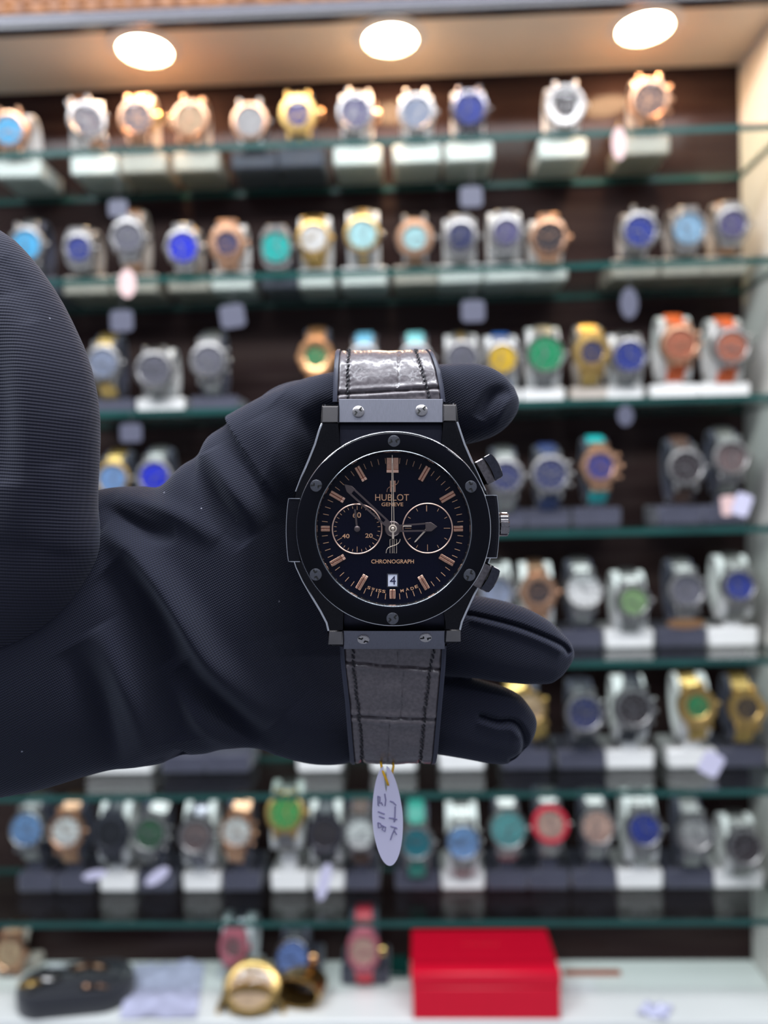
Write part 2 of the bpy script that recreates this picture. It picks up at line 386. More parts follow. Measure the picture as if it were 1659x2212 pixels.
def make_stand(watch_p, zb, m, tilt=12, yaw=0, a=34, w=.054, label='', group='', cuffw=.030, Yb=None, hb=.021, depth=.056, dx=0):
    x = watch_p[0]+dx; yb = (watch_p[1]+.014) if Yb is None else Yb
    t = empty('display_stand', (x, yb+depth/2, zb))
    b = MB(); b.box((0, 0, hb/2+.0002), (w, depth, hb), bev=.0022); b.build('base', m, t)
    if watch_p[2] is not None:
        A_, B_ = a*.001, .0165; yc = .0062+B_
        M = t.matrix_basis.inverted() @ (T(*watch_p) @ RZ(math.radians(yaw)) @ RX(math.radians(-tilt)))
        M = T(-t.location.x, -t.location.y, -t.location.z) @ T(*watch_p) @ RZ(math.radians(yaw)) @ RX(math.radians(-tilt))
        rings = []
        for i in range(41):
            q = 2*PI*i/40; c, s_ = math.cos(q), math.sin(q)
            o_, n_ = (0, -.003)
            rings.append([(-cuffw/2, yc+(B_+n_)*c, -(A_+n_)*s_), (cuffw/2, yc+(B_+n_)*c, -(A_+n_)*s_), (cuffw/2, yc+B_*c, -A_*s_), (-cuffw/2, yc+B_*c, -A_*s_)])
        b = MB(); b.loft(rings, M, cap=False); b.build('cuff', m, t)
        c = M @ Vector((0, yc, -A_+.001)); zt = max(c.z, hb)+.004
        b = MB(); b.box((c.x, max(-depth/2+.006, min(depth/2-.006, c.y)), (hb+zt)/2-.002), (.018, .011, zt-hb+.006), bev=.001); b.build('neck', m, t)
    tag(t, label, 'stand', group)
    return t
MW, MBg, MD = M_stw, M_stb, M_std
NM = {id(M_stw): 'white', id(M_stb): 'beige', id(M_std): 'dark'}
# row tables: px, py, metal, dial, band, stand, options, short name, long description
W = {
0: [(22, 283, 'rose', 'cyan', 'steel', MW, {}, 'rose gold glare watch', 'rose gold watch with bright blue glare at the left edge'),
    (188, 262, 'steel', 'grey', 'rose', MW, dict(roll=-24, yaw=22), 'tilted two-tone watch', 'tilted steel watch with a bright rose gold bracelet'),
    (297, 257, 'rose', 'grey', 'rose', MBg, dict(chrono=True, crown='gold'), 'grey rose chronograph', 'rose gold chronograph with gold crown and grey dial'),
    (413, 260, 'rose', 'champ', 'rose', MBg, dict(left=True, roll=10), 'left-crown rose watch', 'rose gold watch with champagne dial and crown on its left'),
    (541, 265, 'steel', 'silver', 'dark', MD, dict(bezel='rose'), 'plain silver watch', 'plain round silver-dialled watch with slim pale bezel'),
    (644, 248, 'gold', 'blue', 'steel', MD, dict(crown='orange', two='gold', bz=.62), 'gold blue-dial watch', 'two-tone gold watch with small round blue dial'),
    (768, 245, 'steel', 'purple', 'steel', MW, dict(chrono=True, roll=8, crown='rose'), 'striped-glare chronograph', 'steel chronograph with rose pushers and pale stripe of glare'),
    (900, 245, 'steel', 'pale', 'dark', MW, {}, 'pale blue-grey watch', 'steel watch with pale blue-grey dial and lamp highlights'),
    (1014, 238, 'dark', 'blue', 'dark', MW, {}, 'dark-cased blue watch', 'dark cased watch with plain blue dial'),
    (1220, 230, 'steel', 'dark', 'steel', MW, dict(bezel='steel', bz=.55, R=22), 'wide-bezel diver', 'steel diving watch with wide pale bezel and small dark dial'),
    (1402, 218, 'rose', 'brown', 'rose', MBg, dict(chrono=True, R=22), 'brown rose chronograph', 'rose gold chronograph with brown dial at the right')],
1: [(60, 530, 'steel', 'cyan', 'steel', MD, {}, 'cyan watch', 'steel watch with cyan dial half hidden by the sleeve'),
    (172, 538, 'steel', 'blue', 'steel', MBg, dict(shape='tonneau', R=18, bz=.72), 'leftmost blue watch', 'steel barrel-shaped watch with blue dial right of the sleeve'),
    (278, 515, 'steel', 'grey', 'rose', MBg, dict(shape='oct'), 'grey octagonal watch', 'steel octagonal watch with grey dial and rose tag below'),
    (397, 535, 'steel', 'vivid', 'gold', MBg, dict(shape='oct', a=36), 'vivid blue watch', 'watch with vivid royal blue dial and gold top links'),
    (492, 527, 'rose', 'navy', 'rose', MW, dict(shape='oct', bz=.6), 'rose octagonal watch', 'rose gold octagonal watch with small navy dial'),
    (597, 535, 'steel', 'turq', 'rose', MD, dict(shape='tonneau', R=18.5, bz=.86), 'turquoise-dial watch', 'steel watch with large turquoise dial and rose links'),
    (678, 515, 'gold', 'white', 'gold', MW, dict(R=19), 'gold white-dial watch', 'slim gold watch with white dial on gold bracelet'),
    (783, 507, 'steel', 'ice', 'steel', MW, dict(two='gold', bezel='gold', R=20), 'ice blue watch', 'two-tone watch with gold bezel and ice blue dial'),
    (896, 515, 'steel', 'ice', 'rose', MBg, dict(shape='dodec', bezel='rose', bz=.62), 'mint rose-bezel watch', 'steel watch with rose bezel and mint white dial'),
    (995, 512, 'steel', 'navy', 'steel', MW, dict(shape='tonneau', R=18.5), 'dusky navy watch', 'brushed steel watch with dusky navy dial'),
    (1093, 503, 'steel', 'purple', 'steel', MW, dict(shape='cushion', R=18), 'purple-dial watch', 'steel cushion-shaped watch with purple dial'),
    (1185, 515, 'rose', 'dark', 'rose', MW, dict(shape='oct'), 'dark-dial rose watch', 'rose gold octagonal watch with dark dial on white stand'),
    (1380, 500, 'steel', 'blue', 'steel', MBg, dict(shape='dodec', R=21, roll=12), 'fluted blue watch', 'bulky steel watch with blue dial and fluted bezel'),
    (1485, 495, 'steel', 'lblue', 'steel', MBg, dict(shape='cushion', R=18.5, bz=.86), 'light blue square watch', 'squarish steel watch with light blue dial'),
    (1580, 485, 'steel', 'purple', 'rose', MBg, dict(shape='cushion', R=18.5), 'mauve-dial watch', 'watch with mauve dial and rose band beside the white panel')],
2: [(225, 785, 'steel', 'pale', 'gold', MD, dict(a=36), 'gold-banded grey watch', 'steel watch with grey dial and gold band beside the sleeve'),
    (335, 800, 'steel', 'grey', 'steel', MW, dict(R=22, chrono=True), 'grey watch on white stand', 'broad steel chronograph with grey dial on a white stand'),
    (452, 780, 'steel', 'grey', 'steel', MD, dict(chrono=True, R=21, shape='dodec'), 'steel grey chronograph', 'steel chronograph with grey dial on a dark stand'),
    (683, 772, 'orange', 'green', 'orange', MD, dict(shape='oct', bz=.55), 'orange octagonal watch', 'orange gold octagonal watch with small green dial'),
    (787, 778, 'steel', 'pale', 'sky', MD, dict(bracelet=False, R=18, a=40), 'sky blue strap watch', 'watch with sky blue strap peeking over the gloved hand'),
    (898, 776, 'steel', 'pale', 'aqua', MD, dict(bracelet=False, R=18, a=40), 'aqua strap watch', 'watch whose pale aqua strap shows behind the black strap'),
    (998, 775, 'steel', 'grey', 'steel', MW, dict(two='gold'), 'two-tone grey watch', 'two-tone steel and gold watch with grey dial'),
    (1085, 775, 'steel', 'yellow', 'blue', MW, dict(bracelet=False, shape='cushion', R=18.5, bz=.8), 'yellow-dial watch', 'steel watch with yellow dial and bright blue strap'),
    (1178, 765, 'steel', 'green', 'steel', MW, dict(bz=.88, R=21), 'emerald green watch', 'steel watch with emerald green dial and bezel'),
    (1278, 762, 'gold', 'navy', 'gold', MBg, dict(bz=.6), 'gold navy-dial watch', 'gold watch with small navy dial and gold bracelet'),
    (1358, 770, 'steel', 'blue', 'steel', MW, dict(R=20, bz=.8), 'steel blue diver', 'steel diving watch with blue dial and bezel'),
    (1467, 745, 'rose', 'orange', 'orng', MW, dict(bracelet=False, R=21, chrono=True), 'rose-cased orange watch', 'rose cased chronograph on orange strap, left of the orange pair'),
    (1578, 750, 'steel', 'orange', 'orng', MW, dict(bracelet=False, R=21, chrono=True), 'steel-cased orange watch', 'steel cased chronograph on orange strap beside the white panel')],
3: [(245, 1035, 'steel', 'steelblue', 'gold', MD, dict(bezel='gold'), 'grey-blue gold watch', 'two-tone watch with grey-blue dial beside the sleeve'),
    (335, 1030, 'steel', 'vivid', 'steel', MD, {}, 'cobalt watch', 'steel watch with cobalt dial above the gloved wrist'),
    (1092, 1030, 'steel', 'navy', 'steel', MD, dict(a=40), 'navy watch by the crown', 'steel watch with navy dial just right of the held watch'),
    (1188, 1025, 'steel', 'navy', 'navy', MD, dict(bracelet=False, chrono=True, R=22), 'navy strap chronograph', 'steel chronograph with navy dial and navy strap'),
    (1295, 1008, 'rose', 'blue', 'turq', MD, dict(bracelet=False, shape='oct', chrono=True, R=21, bz=.66), 'turquoise strap watch', 'rose gold octagonal watch with blue dial on turquoise strap'),
    (1480, 1010, 'steel', 'dark', 'brown', MD, dict(bracelet=False, bezel='steel', R=21), 'dark-dial watch', 'steel watch with dark grey dial on a brown strap'),
    (1577, 990, 'steel', 'brown', 'steel', MD, {}, 'taupe-dial watch', 'slim steel watch with taupe dial above hanging tags')],
4: [(1072, 1280, 'steel', 'pale', 'steel', MW, {}, 'pale half-hidden watch', 'pale steel watch half hidden behind the lower pusher'),
    (1163, 1280, 'rose', 'dark', 'rose', MW, dict(shape='oct', bz=.6), 'dark rose watch', 'rose gold octagonal watch with small dark dial'),
    (1260, 1275, 'steel', 'white', 'steel', MD, dict(bz=.88), 'white-dial watch', 'steel watch with plain white dial on a dark stand'),
    (1367, 1298, 'steel', 'olive', 'steel', MW, dict(R=19, a=44, tilt=6), 'olive-dial watch', 'steel watch with olive green dial on a tall white stand'),
    (1482, 1275, 'steel', 'grey', 'steel', MD, dict(chrono=True), 'steel grey watch', 'steel chronograph with grey dial above an orange tag'),
    (1595, 1265, 'steel', 'blue', 'steel', MW, dict(R=19), 'slim blue watch', 'steel watch with blue dial beside the white panel')],
5: [(1140, 1530, 'gold', 'champ', 'gold', MD, dict(roll=-25), 'leaning gold watch', 'gold watch leaning away from the lower fingertip'),
    (1262, 1540, 'steel', 'navy', 'black', MD, dict(bracelet=False, R=22, chrono=True), 'black strap chronograph', 'steel chronograph with slate dial on black strap, dark stand'),
    (1368, 1530, 'steel', 'dark', 'black', MW, dict(bracelet=False, R=22, chrono=True, roll=8), 'dark-dial chronograph', 'steel chronograph with dark dial on black strap, white stand'),
    (1505, 1525, 'gold', 'green', 'gold', MW, dict(bz=.55, R=21, roll=-6), 'green-dial gold watch', 'gold watch with small green dial and broad gold bezel'),
    (1612, 1530, 'gold', 'dark', 'gold', MD, dict(bz=.6, R=19.5), 'dark-dial gold watch', 'gold watch with dark dial near the white panel')],
6: [(60, 1790, 'steel', 'steelblue', 'steel', MD, dict(chrono=True, R=20, bz=.85), 'sky-dial watch', 'steel chronograph with light steel-blue dial at the far left'),
    (145, 1795, 'rose', 'white', 'rose', MD, {}, 'rose white-dial watch', 'rose gold watch with plain white dial'),
    (240, 1800, 'black', 'black', 'black', MW, dict(bracelet=False, shape='cushion', R=19), 'all-black watch', 'all-black watch on white stand arms'),
    (325, 1800, 'steel', 'dgreen', 'steel', MD, dict(roll=14, chrono=True), 'dark green watch', 'steel watch with dark green dial, leaning slightly'),
    (425, 1805, 'steel', 'brown', 'dark', MW, dict(bracelet=False, R=20.5), 'brown-dial watch', 'steel watch with brown dial on a white stand'),
    (512, 1795, 'rose', 'white', 'rose', MD, dict(chrono=True, roll=8, R=19.5), 'rose white chronograph', 'rose gold chronograph with white dial and three side buttons'),
    (617, 1755, 'gold', 'lgreen', 'steel', MW, dict(bz=.75, R=22, a=36, tilt=25), 'raised green gold watch', 'gold watch with bright green dial set higher than its neighbours'),
    (702, 1800, 'dark', 'dark', 'black', MW, dict(bracelet=False, R=20), 'dim dark watch', 'dim dark brown watch left of the hanging tag'),
    (778, 1798, 'steel', 'white', 'brown', MD, dict(bracelet=False, R=19.5), 'brown strap watch', 'white-dialled steel watch on brown strap left of the tag'),
    (900, 1820, 'steel', 'deepteal', 'green', MD, dict(bracelet=False, a=38, R=19.5), 'green strap watch', 'steel watch with deep teal dial on green strap'),
    (1000, 1818, 'steel', 'steelblue', 'steel', MW, dict(a=38, R=19.5, bz=.85, chrono=True), 'blue-bezel watch', 'steel watch with mid blue dial sitting low on white stand'),
    (1097, 1790, 'steel', 'teal', 'steel', MD, dict(bz=.86, R=21), 'greyish teal watch', 'steel watch with greyish teal dial'),
    (1188, 1780, 'steel', 'salmon', 'steel', MD, dict(bezel='red', bz=.72), 'red-bezel watch', 'steel watch with pinkish dial and red bezel'),
    (1290, 1785, 'steel', 'salmon', 'steel', MD, dict(bz=.8), 'salmon-dial watch', 'steel watch with salmon dial and steel bezel'),
    (1390, 1790, 'steel', 'blue', 'steel', MW, dict(bz=.78, a=38), 'royal blue watch', 'steel watch with royal blue dial on a white stand'),
    (1500, 1800, 'steel', 'silver', 'steel', MD, dict(R=20), 'silver-dial watch', 'steel watch with silver dial and no bezel colour'),
    (1608, 1830, 'steel', 'dark', 'steel', MW, dict(a=40, R=20), 'low dark-dial watch', 'steel watch with dark dial sitting low at the right end')],
}
PLACED = {}
for r, items in W.items():
    zb = ZS[r]
    for k, (px, py, metal, dial, band, sm, opt, short, long) in enumerate(items):
        Y = .826
        p = at(px, py, Y); opt = dict(opt)
        dz = (p.z-zb)*1000
        tl = opt.get('tilt', [-5, -4, 1, 6, 9, 11, 12][r])
        amax = dz-21-1.0
        a = min(opt.pop('a', 35), 44); a = max(24, min(a, amax+1))
        opt['tilt'] = tl; opt['a'] = a
        t = make_watch(p, metal, dial, band, **opt)
        tag(t, f'{long}, on the {ORD[r]} shelf', 'watch', f'watches displayed on the {ORD[r]} glass shelf')
        wmm = .053 if r in (2, 4, 5, 6) else .052
        hb = .021 if dz > 45 else max(.008, (dz-24)/1000)
        # the space left and right decides how wide the base may be
        gap = 1e9
        for j in (k-1, k+1):
            if 0 <= j < len(items): gap = min(gap, abs(items[j][0]-px))
        wmm = min(wmm, gap*Y/FPX*.985)
        make_stand(p, zb, sm, tl, opt.get('yaw', 0), a, wmm, f'{NM[id(sm)]} stand holding the {short} on the {ORD[r]} shelf',
                   f'watch stands on the {ORD[r]} glass shelf', hb=hb, cuffw=.034 if sm is MW else .026)
        PLACED[(r, k)] = p
# stands whose watches the gloved arm hides
for px, sm, lab in ((255, MW, 'broad white stand base below the sleeve hem on the sixth shelf'), (395, MD, 'dark stand base right of the white one under the glove'),
                    (490, MD, 'dark stand base under the glove wrist, left of a pale one'), (690, MW, 'pale stand base just left of the held black strap'),
                    (850, MW, 'white stand base directly behind the top of the white tag'), (998, MW, 'bright white stand base under the lower gloved fingertip')):
    p = at(px, 1640, .84)
    make_stand((p.x, .826, None), ZS[5], sm, label=lab, group='watch stands on the sixth glass shelf', w=.050 if px != 255 else .075)
# ------------------------------------------------------------------ small tags
def shelf_tag(px, py, w, h, Y, m, label, shape='oval', string=None, rot=0, top=None, lie=False):
    p = at(px, py, Y); t = empty('price_tag', p); sc = Y/FPX; w *= sc; h *= sc
    b = MB(); n = 28
    if shape == 'oval': poly = [(w/2*math.cos(2*PI*i/n), h/2*math.sin(2*PI*i/n)) for i in range(n)]
    else:
        c = min(w, h)*.14; poly = [(w/2-c, -h/2), (w/2, -h/2+c), (w/2, h/2-c), (w/2-c, h/2), (-w/2+c, h/2), (-w/2, h/2-c), (-w/2, -h/2+c), (-w/2+c, -h/2)]
    b.prism(poly, -.0003, .0003, M=RX(PI/2) @ RZ(rot)); b.build('card', m, t)
    if top is not None:
        z = top-p.z; b = MB(); b.tube([(0, 0, h*.42), (.0005, 0, h*.7), (.0, .0, z), (.001, .004 if not lie else 0, z+.0012), (.002, .042, z+.0015)], (.0004 if string is M_yel else .00018), 6)
        b.build('string', string or M_yel, t)
    tag(t, label, 'tag', 'price tags hanging from the displayed watches')
YT = .7765
M_str = mat('thin_grey_string', (.2, .2, .22), .6, var=.1)
shelf_tag(255, 450, 42, 36, YT, M_tag_shade, 'small square tag dangling below the top shelf, left one', 'rect', M_str, top=ZS[0])
shelf_tag(1018, 425, 48, 44, YT, M_tag_shade, 'small square tag dangling below the top shelf, right one', 'rect', M_str, top=ZS[0])
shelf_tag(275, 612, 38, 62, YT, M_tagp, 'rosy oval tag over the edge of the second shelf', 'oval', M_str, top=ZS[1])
shelf_tag(263, 693, 50, 46, YT, M_tag_shade, 'shaded white square tag below the second shelf, beside the sleeve', 'rect', M_str, top=ZS[1])
shelf_tag(502, 683, 54, 50, YT, M_tag_shade, 'tilted pale square tag below the second shelf', 'rect', M_str, .12, top=ZS[1])
shelf_tag(1022, 672, 50, 46, YT, M_tag_shade, 'square tag under the second shelf, above the hand', 'rect', M_str, top=ZS[1])
shelf_tag(1359, 655, 38, 66, YT, M_tag_shade, 'white drop-shaped tag under the right half of the second shelf', 'oval', M_str, top=ZS[1])
shelf_tag(283, 935, 48, 40, YT, M_tag_shade, 'shaded square tag under the third shelf, beside the sleeve', 'rect', M_str, top=ZS[2])
shelf_tag(1351, 898, 34, 44, YT, M_tag_shade, 'white drop-shaped tag under the third shelf', 'oval', M_str, top=ZS[2])
shelf_tag(1337, 310, 30, 70, YT+.0035*0, M_tagp, 'peach oval tag on a yellow string at the top shelf', 'oval', M_yel, top=ZS[0]+.004)
shelf_tag(1573, 1092, 30, 42, .815, M_tagp, 'left tag of the pair below the taupe-dial watch', 'rect', None, .1)
shelf_tag(1603, 1090, 36, 48, .813, M_tag, 'right tag of the pair below the taupe-dial watch', 'rect', None, -.35)
shelf_tag(1482, 1347, 82, 22, .806, MET['orange'], 'orange tag beneath the steel grey watch on the fifth shelf', 'oval', None)
shelf_tag(1536, 1650, 46, 50, .806, M_tag, 'crumpled clear tag under the green-dial gold watch', 'rect', None, -.5)
shelf_tag(340, 1893, 62, 26, .806, M_tag, 'curled white tag beside the dark green watch', 'oval', None, .6)
shelf_tag(700, 1905, 26, 84, .806, M_tag, 'long narrow tag hanging before the dim dark watch', 'oval', None, -.25)
shelf_tag(205, 1890, 56, 20, .806, M_tag, 'white tag tip left of the all-black watch', 'oval', None, .2)

# ------------------------------------------------------------------ things on the bottom panel
fz = ZFL+.0002
M_red = mat('red_leatherette', (.66, 0, .022), .5, var=.06, vscale=200, bump=(.06, .0003))
M_gmark = mat('faint_gold_print', hexc(214, 28, 42), .35, .1, var=.1)
t = empty('presentation_box', (0, 0, fz))
pf = onz(1051, 2204, fz); Yb = pf.y
x0 = at(889, 2150, Yb).x; x1 = at(1213, 2150, Yb).x; cx = (x0+x1)/2; wd = x1-x0
HB = at(1051, 2102, Yb).z-fz; DB = onz(1051, 2006, fz+HB).y-Yb; HL = at(1051, 2134, Yb).z-fz
t.location = (cx, Yb+DB/2, fz)
b = MB(); b.box((0, 0, HL/2), (wd-.002, DB-.001, HL-.0004), bev=.0012); b.build('box_body', M_red, t)
b = MB(); b.box((0, 0, (HB+HL)/2), (wd, DB, HB-HL-.0004), bev=.0016); b.build('lid', M_red, t)
b = MB()
for k in range(5):                         # worn, unreadable little print on the lid
    b.tube([(-.018+k*.0085+.0028*math.cos(q), .012+.0026*math.sin(q), HB+.0001) for q in [i*PI/5 for i in range(9)]], .00035, 5)
b.build('print_mark', M_gmark, t)
tag(t, 'large red lidded presentation box on the white bottom panel', 'box')

M_vel = mat('black_velvet', hexc(22, 24, 34), .8, sheen=.4, var=.2, vscale=300)
p = onz(155, 2175, fz); t = empty('jewellery_tray', (p.x, .829, fz), (0, 0, math.radians(9)))
def stadium(hx, hy, n=16):
    o = []
    for i in range(n+1): q = -PI/2+PI*i/n; o.append((hx-hy+hy*math.cos(q), hy*math.sin(q)))
    for i in range(n+1): q = PI/2+PI*i/n; o.append((-hx+hy+hy*math.cos(q), hy*math.sin(q)))
    return o
def ring3(hx, hy, z): return [(x, y, z) for x, y in stadium(hx, hy)]
b = MB(); b.loft([ring3(.060, .030, 0), ring3(.062, .032, .004), ring3(.062, .032, .020), ring3(.060, .030, .024), ring3(.056, .026, .024), ring3(.054, .024, .020), ring3(.053, .023, .012)])
b.build('tray_body', M_vel, t)
b = MB(); b.loft([ring3(.053, .023, .0121), ring3(.050, .020, .019), ring3(.040, .012, .022)]); b.build('cushion', M_vel, t)
tag(t, 'black oval velvet tray of jewellery at the lower left', 'tray')
def finger_ring(px, py, Y, mt, lab, r=.009, tr=.0018, rot=(.5, 0, .3), z=None):
    p = at(px, py, Y)
    if z is not None: p.z = z
    M2 = Matrix.Identity(4)
    b = MB(); b.tube([(r*math.cos(i*PI/14), 0, r*math.sin(i*PI/14)) for i in range(28)], tr, 8, loop=True)
    b.box((0, 0, r+.001), (.004, .004, .003), bev=.0008)
    o = b.build('ring', mt, loc=p, rot=rot); tag(o, lab, 'ring', 'rings on the velvet tray')
zt = fz+.024
finger_ring(65, 2092, .815, MET['gold'], 'gold ring at the left end of the velvet tray', .011, .002, (1.2, 0, .2), zt+.003)
finger_ring(105, 2085, .825, MET['steel'], 'silver ring near the left end of the tray, before a pale one', .011, .002, (1.2, 0, -.2), zt+.003)
finger_ring(125, 2078, .845, MET['clear'], 'pale milky ring at the back left of the tray', .010, .002, (1.0, 0, 0), zt+.003)
finger_ring(178, 2072, .845, MET['rose'], 'rose gold ring at the back middle of the tray', .010, .0024, (1.1, 0, .5), zt+.003)
finger_ring(215, 2065, .845, MET['rose'], 'rose gold ring at the back right of the tray', .008, .0022, (1.0, 0, -.4), zt+.003)
finger_ring(190, 2120, .812, MET['rose'], 'rose gold ring on the front rim, left of its twin', .006, .0016, (.9, 0, .1), zt+.001)
finger_ring(222, 2124, .812, MET['rose'], 'rose gold ring on the front rim, right of its twin', .0055, .0014, (.9, 0, -.3), zt+.001)

def sheet(name, corners, h, seed, m, lab, cat, n=22):
    c = [Vector(q) for q in corners]; vs = []; fs = []
    for side in (0, 1):
        for j in range(n+1):
            for i in range(n+1):
                u, v = i/n, j/n
                p_ = (c[0]*(1-u)+c[1]*u)*(1-v)+(c[3]*(1-u)+c[2]*u)*v
                q_ = h*(abs(noise.noise(Vector((u*3.3+seed, v*3.3, seed))))+.35*abs(noise.noise(Vector((u*9+seed, v*9, 1)))))
                vs.append((p_.x, p_.y, p_.z+.0005+q_+(0 if side == 0 else .0004)))
    N1 = (n+1)*(n+1)
    for s_ in (0, 1):
        for j in range(n):
            for i in range(n):
                k = s_*N1+j*(n+1)+i; fs.append((k, k+1, k+n+2, k+n+1) if s_ else (k, k+n+1, k+n+2, k+1))
    ed = [i for i in range(n+1)]+[(j+1)*(n+1)+n for j in range(n)]+[n*(n+1)+n-1-i for i in range(n)]+[(n-1-j)*(n+1) for j in range(n-1)]
    for a_, b_ in zip(ed, ed[1:]+ed[:1]): fs.append((a_, b_, b_+N1, a_+N1))
    b = MB(); b.add(vs, fs); o = b.build(name, m, smooth=60); tag(o, lab, cat); return o
M_film = mat('clear_lilac_film', hexc(200, 200, 226), .12, var=.08, vscale=40, coat=1)
M_card = mat('white_paper', (.78, .78, .78), .5, var=.03)
sheet('plastic_sleeve', [onz(258, 2204, fz), onz(425, 2204, fz), onz(442, 2085, fz), onz(292, 2085, fz)], .007, 3.3, M_film, 'crumpled lilac plastic sleeve lying right of the velvet tray', 'plastic sleeve')
sheet('paper_card', [onz(1222, 2150, fz), onz(1292, 2146, fz), onz(1284, 2118, fz), (onz(1222, 2118, fz))], .0012, 8.1, M_card, 'small white paper card right of the red box', 'card')
sheet('foil_scrap', [onz(1375, 2196, fz), onz(1440, 2208, fz), onz(1455, 2180, fz), onz(1398, 2168, fz)], .008, 5.7, M_film, 'crumpled clear scrap lying at the lower right', 'wrapper', 14)
pa, pb = onz(1219, 2108, fz), onz(1343, 2110, fz)
b = MB(); b.box((0, 0, .002), (abs(pb.x-pa.x), .007, .004), bev=.001); o = b.build('wooden_strip', mat('orange_brown_wood', hexc(165, 78, 42), .4, var=.25, vscale=30, stretch=(1, 8, 8)), loc=((pa.x+pb.x)/2, pa.y+.003, fz)); tag(o, 'orange brown strip lying beyond the white card', 'strip')
pa = onz(800, 2116, fz); pb = onz(884, 2118, fz)
b = MB(); b.box((0, 0, .003), (pb.x-pa.x, .04, .005), bev=.0005); o = b.build('glass_offcut', M_edge, loc=((pa.x+pb.x)/2, pa.y+.022, fz)); tag(o, 'green-edged glass piece left of the red box', 'glass piece')

def floor_watch(px, py, Y, zbase, st, lab, slab, hb, w, cuffw, a, **k):
    p = at(px, py, Y); t_ = make_watch(p, a=a, **k); tag(t_, lab, 'watch')
    if st is not None: make_stand(p, zbase, st, k.get('tilt', 12), k.get('yaw', 0), a, w, slab, None, hb=hb, cuffw=cuffw)
    return t_
floor_watch(505, 2044, .850, fz, MET['clear'], 'pink barrel-shaped watch on a clear stand left of the multicolour one', 'milky clear stand holding the pink barrel-shaped watch', .006, .05, .036, 30, metal='pinkm', dial='brown', band='dark', shape='tonneau', R=17, bz=.6, bracelet=False, yaw=-8)
floor_watch(633, 2068, .838, fz, M_std, 'watch with mottled blue dial and big orange crown', 'dark stand under the watch with the orange crown', .020, .055, .03, 30, metal='dark', dial='multi', band='black', crown='orange', bracelet=False, R=20, bz=.85, tilt=22)
floor_watch(785, 2052, .838, fz, M_std, 'pink-dialled watch on bright red strap left of the red box', 'dark stand under the red strap watch', .018, .054, .03, 38, metal='pinkm', dial='salmon', band='red', crown='gold', bracelet=False, shape='cushion', R=18, bz=.8)
floor_watch(22, 2058, .87, fz, M_stb, 'peach gold watch cut by the left edge above the tray', 'beige stand at the lower left edge', .012, .05, .03, 26, metal='rose', dial='champ', band='rose', R=20)
# gold cuff watch lying face up, and a gold bangle
p = onz(540, 2196, fz)
t = empty('gold_cuff_watch', (p.x, .818, fz), (0, 0, 0)); t.scale = (1.28, 1.1, 1.12)
rg = []
for i in range(19):
    q = PI*i/18; r_ = .026; c_, s_ = math.cos(q), math.sin(q)
    rg.append([(-r_*c_, -.014, (r_-.001)*s_*.95+.001), (-r_*c_, .014, (r_-.001)*s_*.95+.001), (-(r_+.003)*c_, .013, (r_+.002)*s_*.95+.001), (-(r_+.003)*c_, -.013, (r_+.002)*s_*.95+.001)])
b = MB(); b.loft(rg); b.build('cuff', MET['gold'], t)
M2 = T(0, -.006, .022) @ RX(math.radians(52))
b = MB(); b.lathe([(.020, -.004), (.024, -.002), (.024, .001), (.021, .003), (.018, .003)], 40, M2); b.build('case', MET['gold'], t)
b = MB(); b.lathe([(.018, .0012), (.018, .0024), (0, .0024)], 40, M2); b.build('dial', dialmat('champ'), t)
b = MB(); b.lathe([(.0205, .003), (.018, .0042), (.01, .0052), (0, .0056)], 40, M2); b.build('crystal', M_crystal, t)
for sx in (-1, 1):
    b = MB(); b.lathe([(.0036, 0), (.0034, .0025), (.0018, .0038), (0, .0042)], 16, T(sx*.014, -.0145, .007) @ RX(PI/2)); b.build('stud', MET['gold'], t)
tag(t, 'domed gold cuff watch lying at the front of the bottom panel', 'watch')
p = onz(645, 2185, fz); t = empty('gold_bangle', (p.x, .825, fz), (0, 0, math.radians(-12))); t.scale = (1.15, 1.1, 1.12)
rg = []
for i in range(33):
    q = 2*PI*i/32; c_, s_ = math.cos(q), math.sin(q); a1, b1 = .021, .013
    rg.append([(a1*c_, -.012, .0155+b1*s_), (a1*c_, .012, .0155+b1*s_), ((a1+.002)*c_, .013, .0155+(b1+.002)*s_), ((a1+.0026)*c_, 0, .0155+(b1+.0026)*s_), ((a1+.002)*c_, -.013, .0155+(b1+.002)*s_)])
b = MB(); b.loft(rg, cap=False); b.build('band', MET['gold'], t)
for i in range(9):
    q = PI*(i+.5)/9; b = MB(); b.tube([((.0232)*math.cos(q), y, .0155+.0152*math.sin(q)) for y in (-.012, 0, .012)], .0009, 6); b.build('ridge', MET['gold'], t)
tag(t, 'ribbed gold bangle watch band lying right of the domed gold cuff watch', 'bangle')

# ------------------------------------------------------------------ THE HELD WATCH (units: 0.1 mm, u right, v up, w towards the eye)
U = 1e-4; D0 = FPX                           # 1662 units = 166.2 mm
CX, CY = 848, 1141
FO = CAM + F*(D0*U) + RT*((CX-829.5)*U) - UP*((CY-1106)*U)
FM = Matrix(((RT.x, UP.x, -F.x, FO.x), (RT.y, UP.y, -F.y, FO.y), (RT.z, UP.z, -F.z, FO.z), (0, 0, 0, 1)))
def P(px, py, w_=0):
    s_ = (D0-w_)/D0
    return Vector(((px-829.5)*s_+829.5-CX, -((py-1106)*s_+1106-CY), w_))*U
def K(x, y, z): return Vector((x, y, z))*U
SC = Matrix.Scale(U, 4)
M_cer = mat('black_ceramic', (.002, .002, .004), .04, 0, spec=.18)
M_pvd = mat('black_plated_steel', (.03, .029, .032), .12, 1, var=.15, vscale=3000)
M_edgem = mat('polished_edge', (.85, .85, .86), .12, 1, var=.1, vscale=3000)
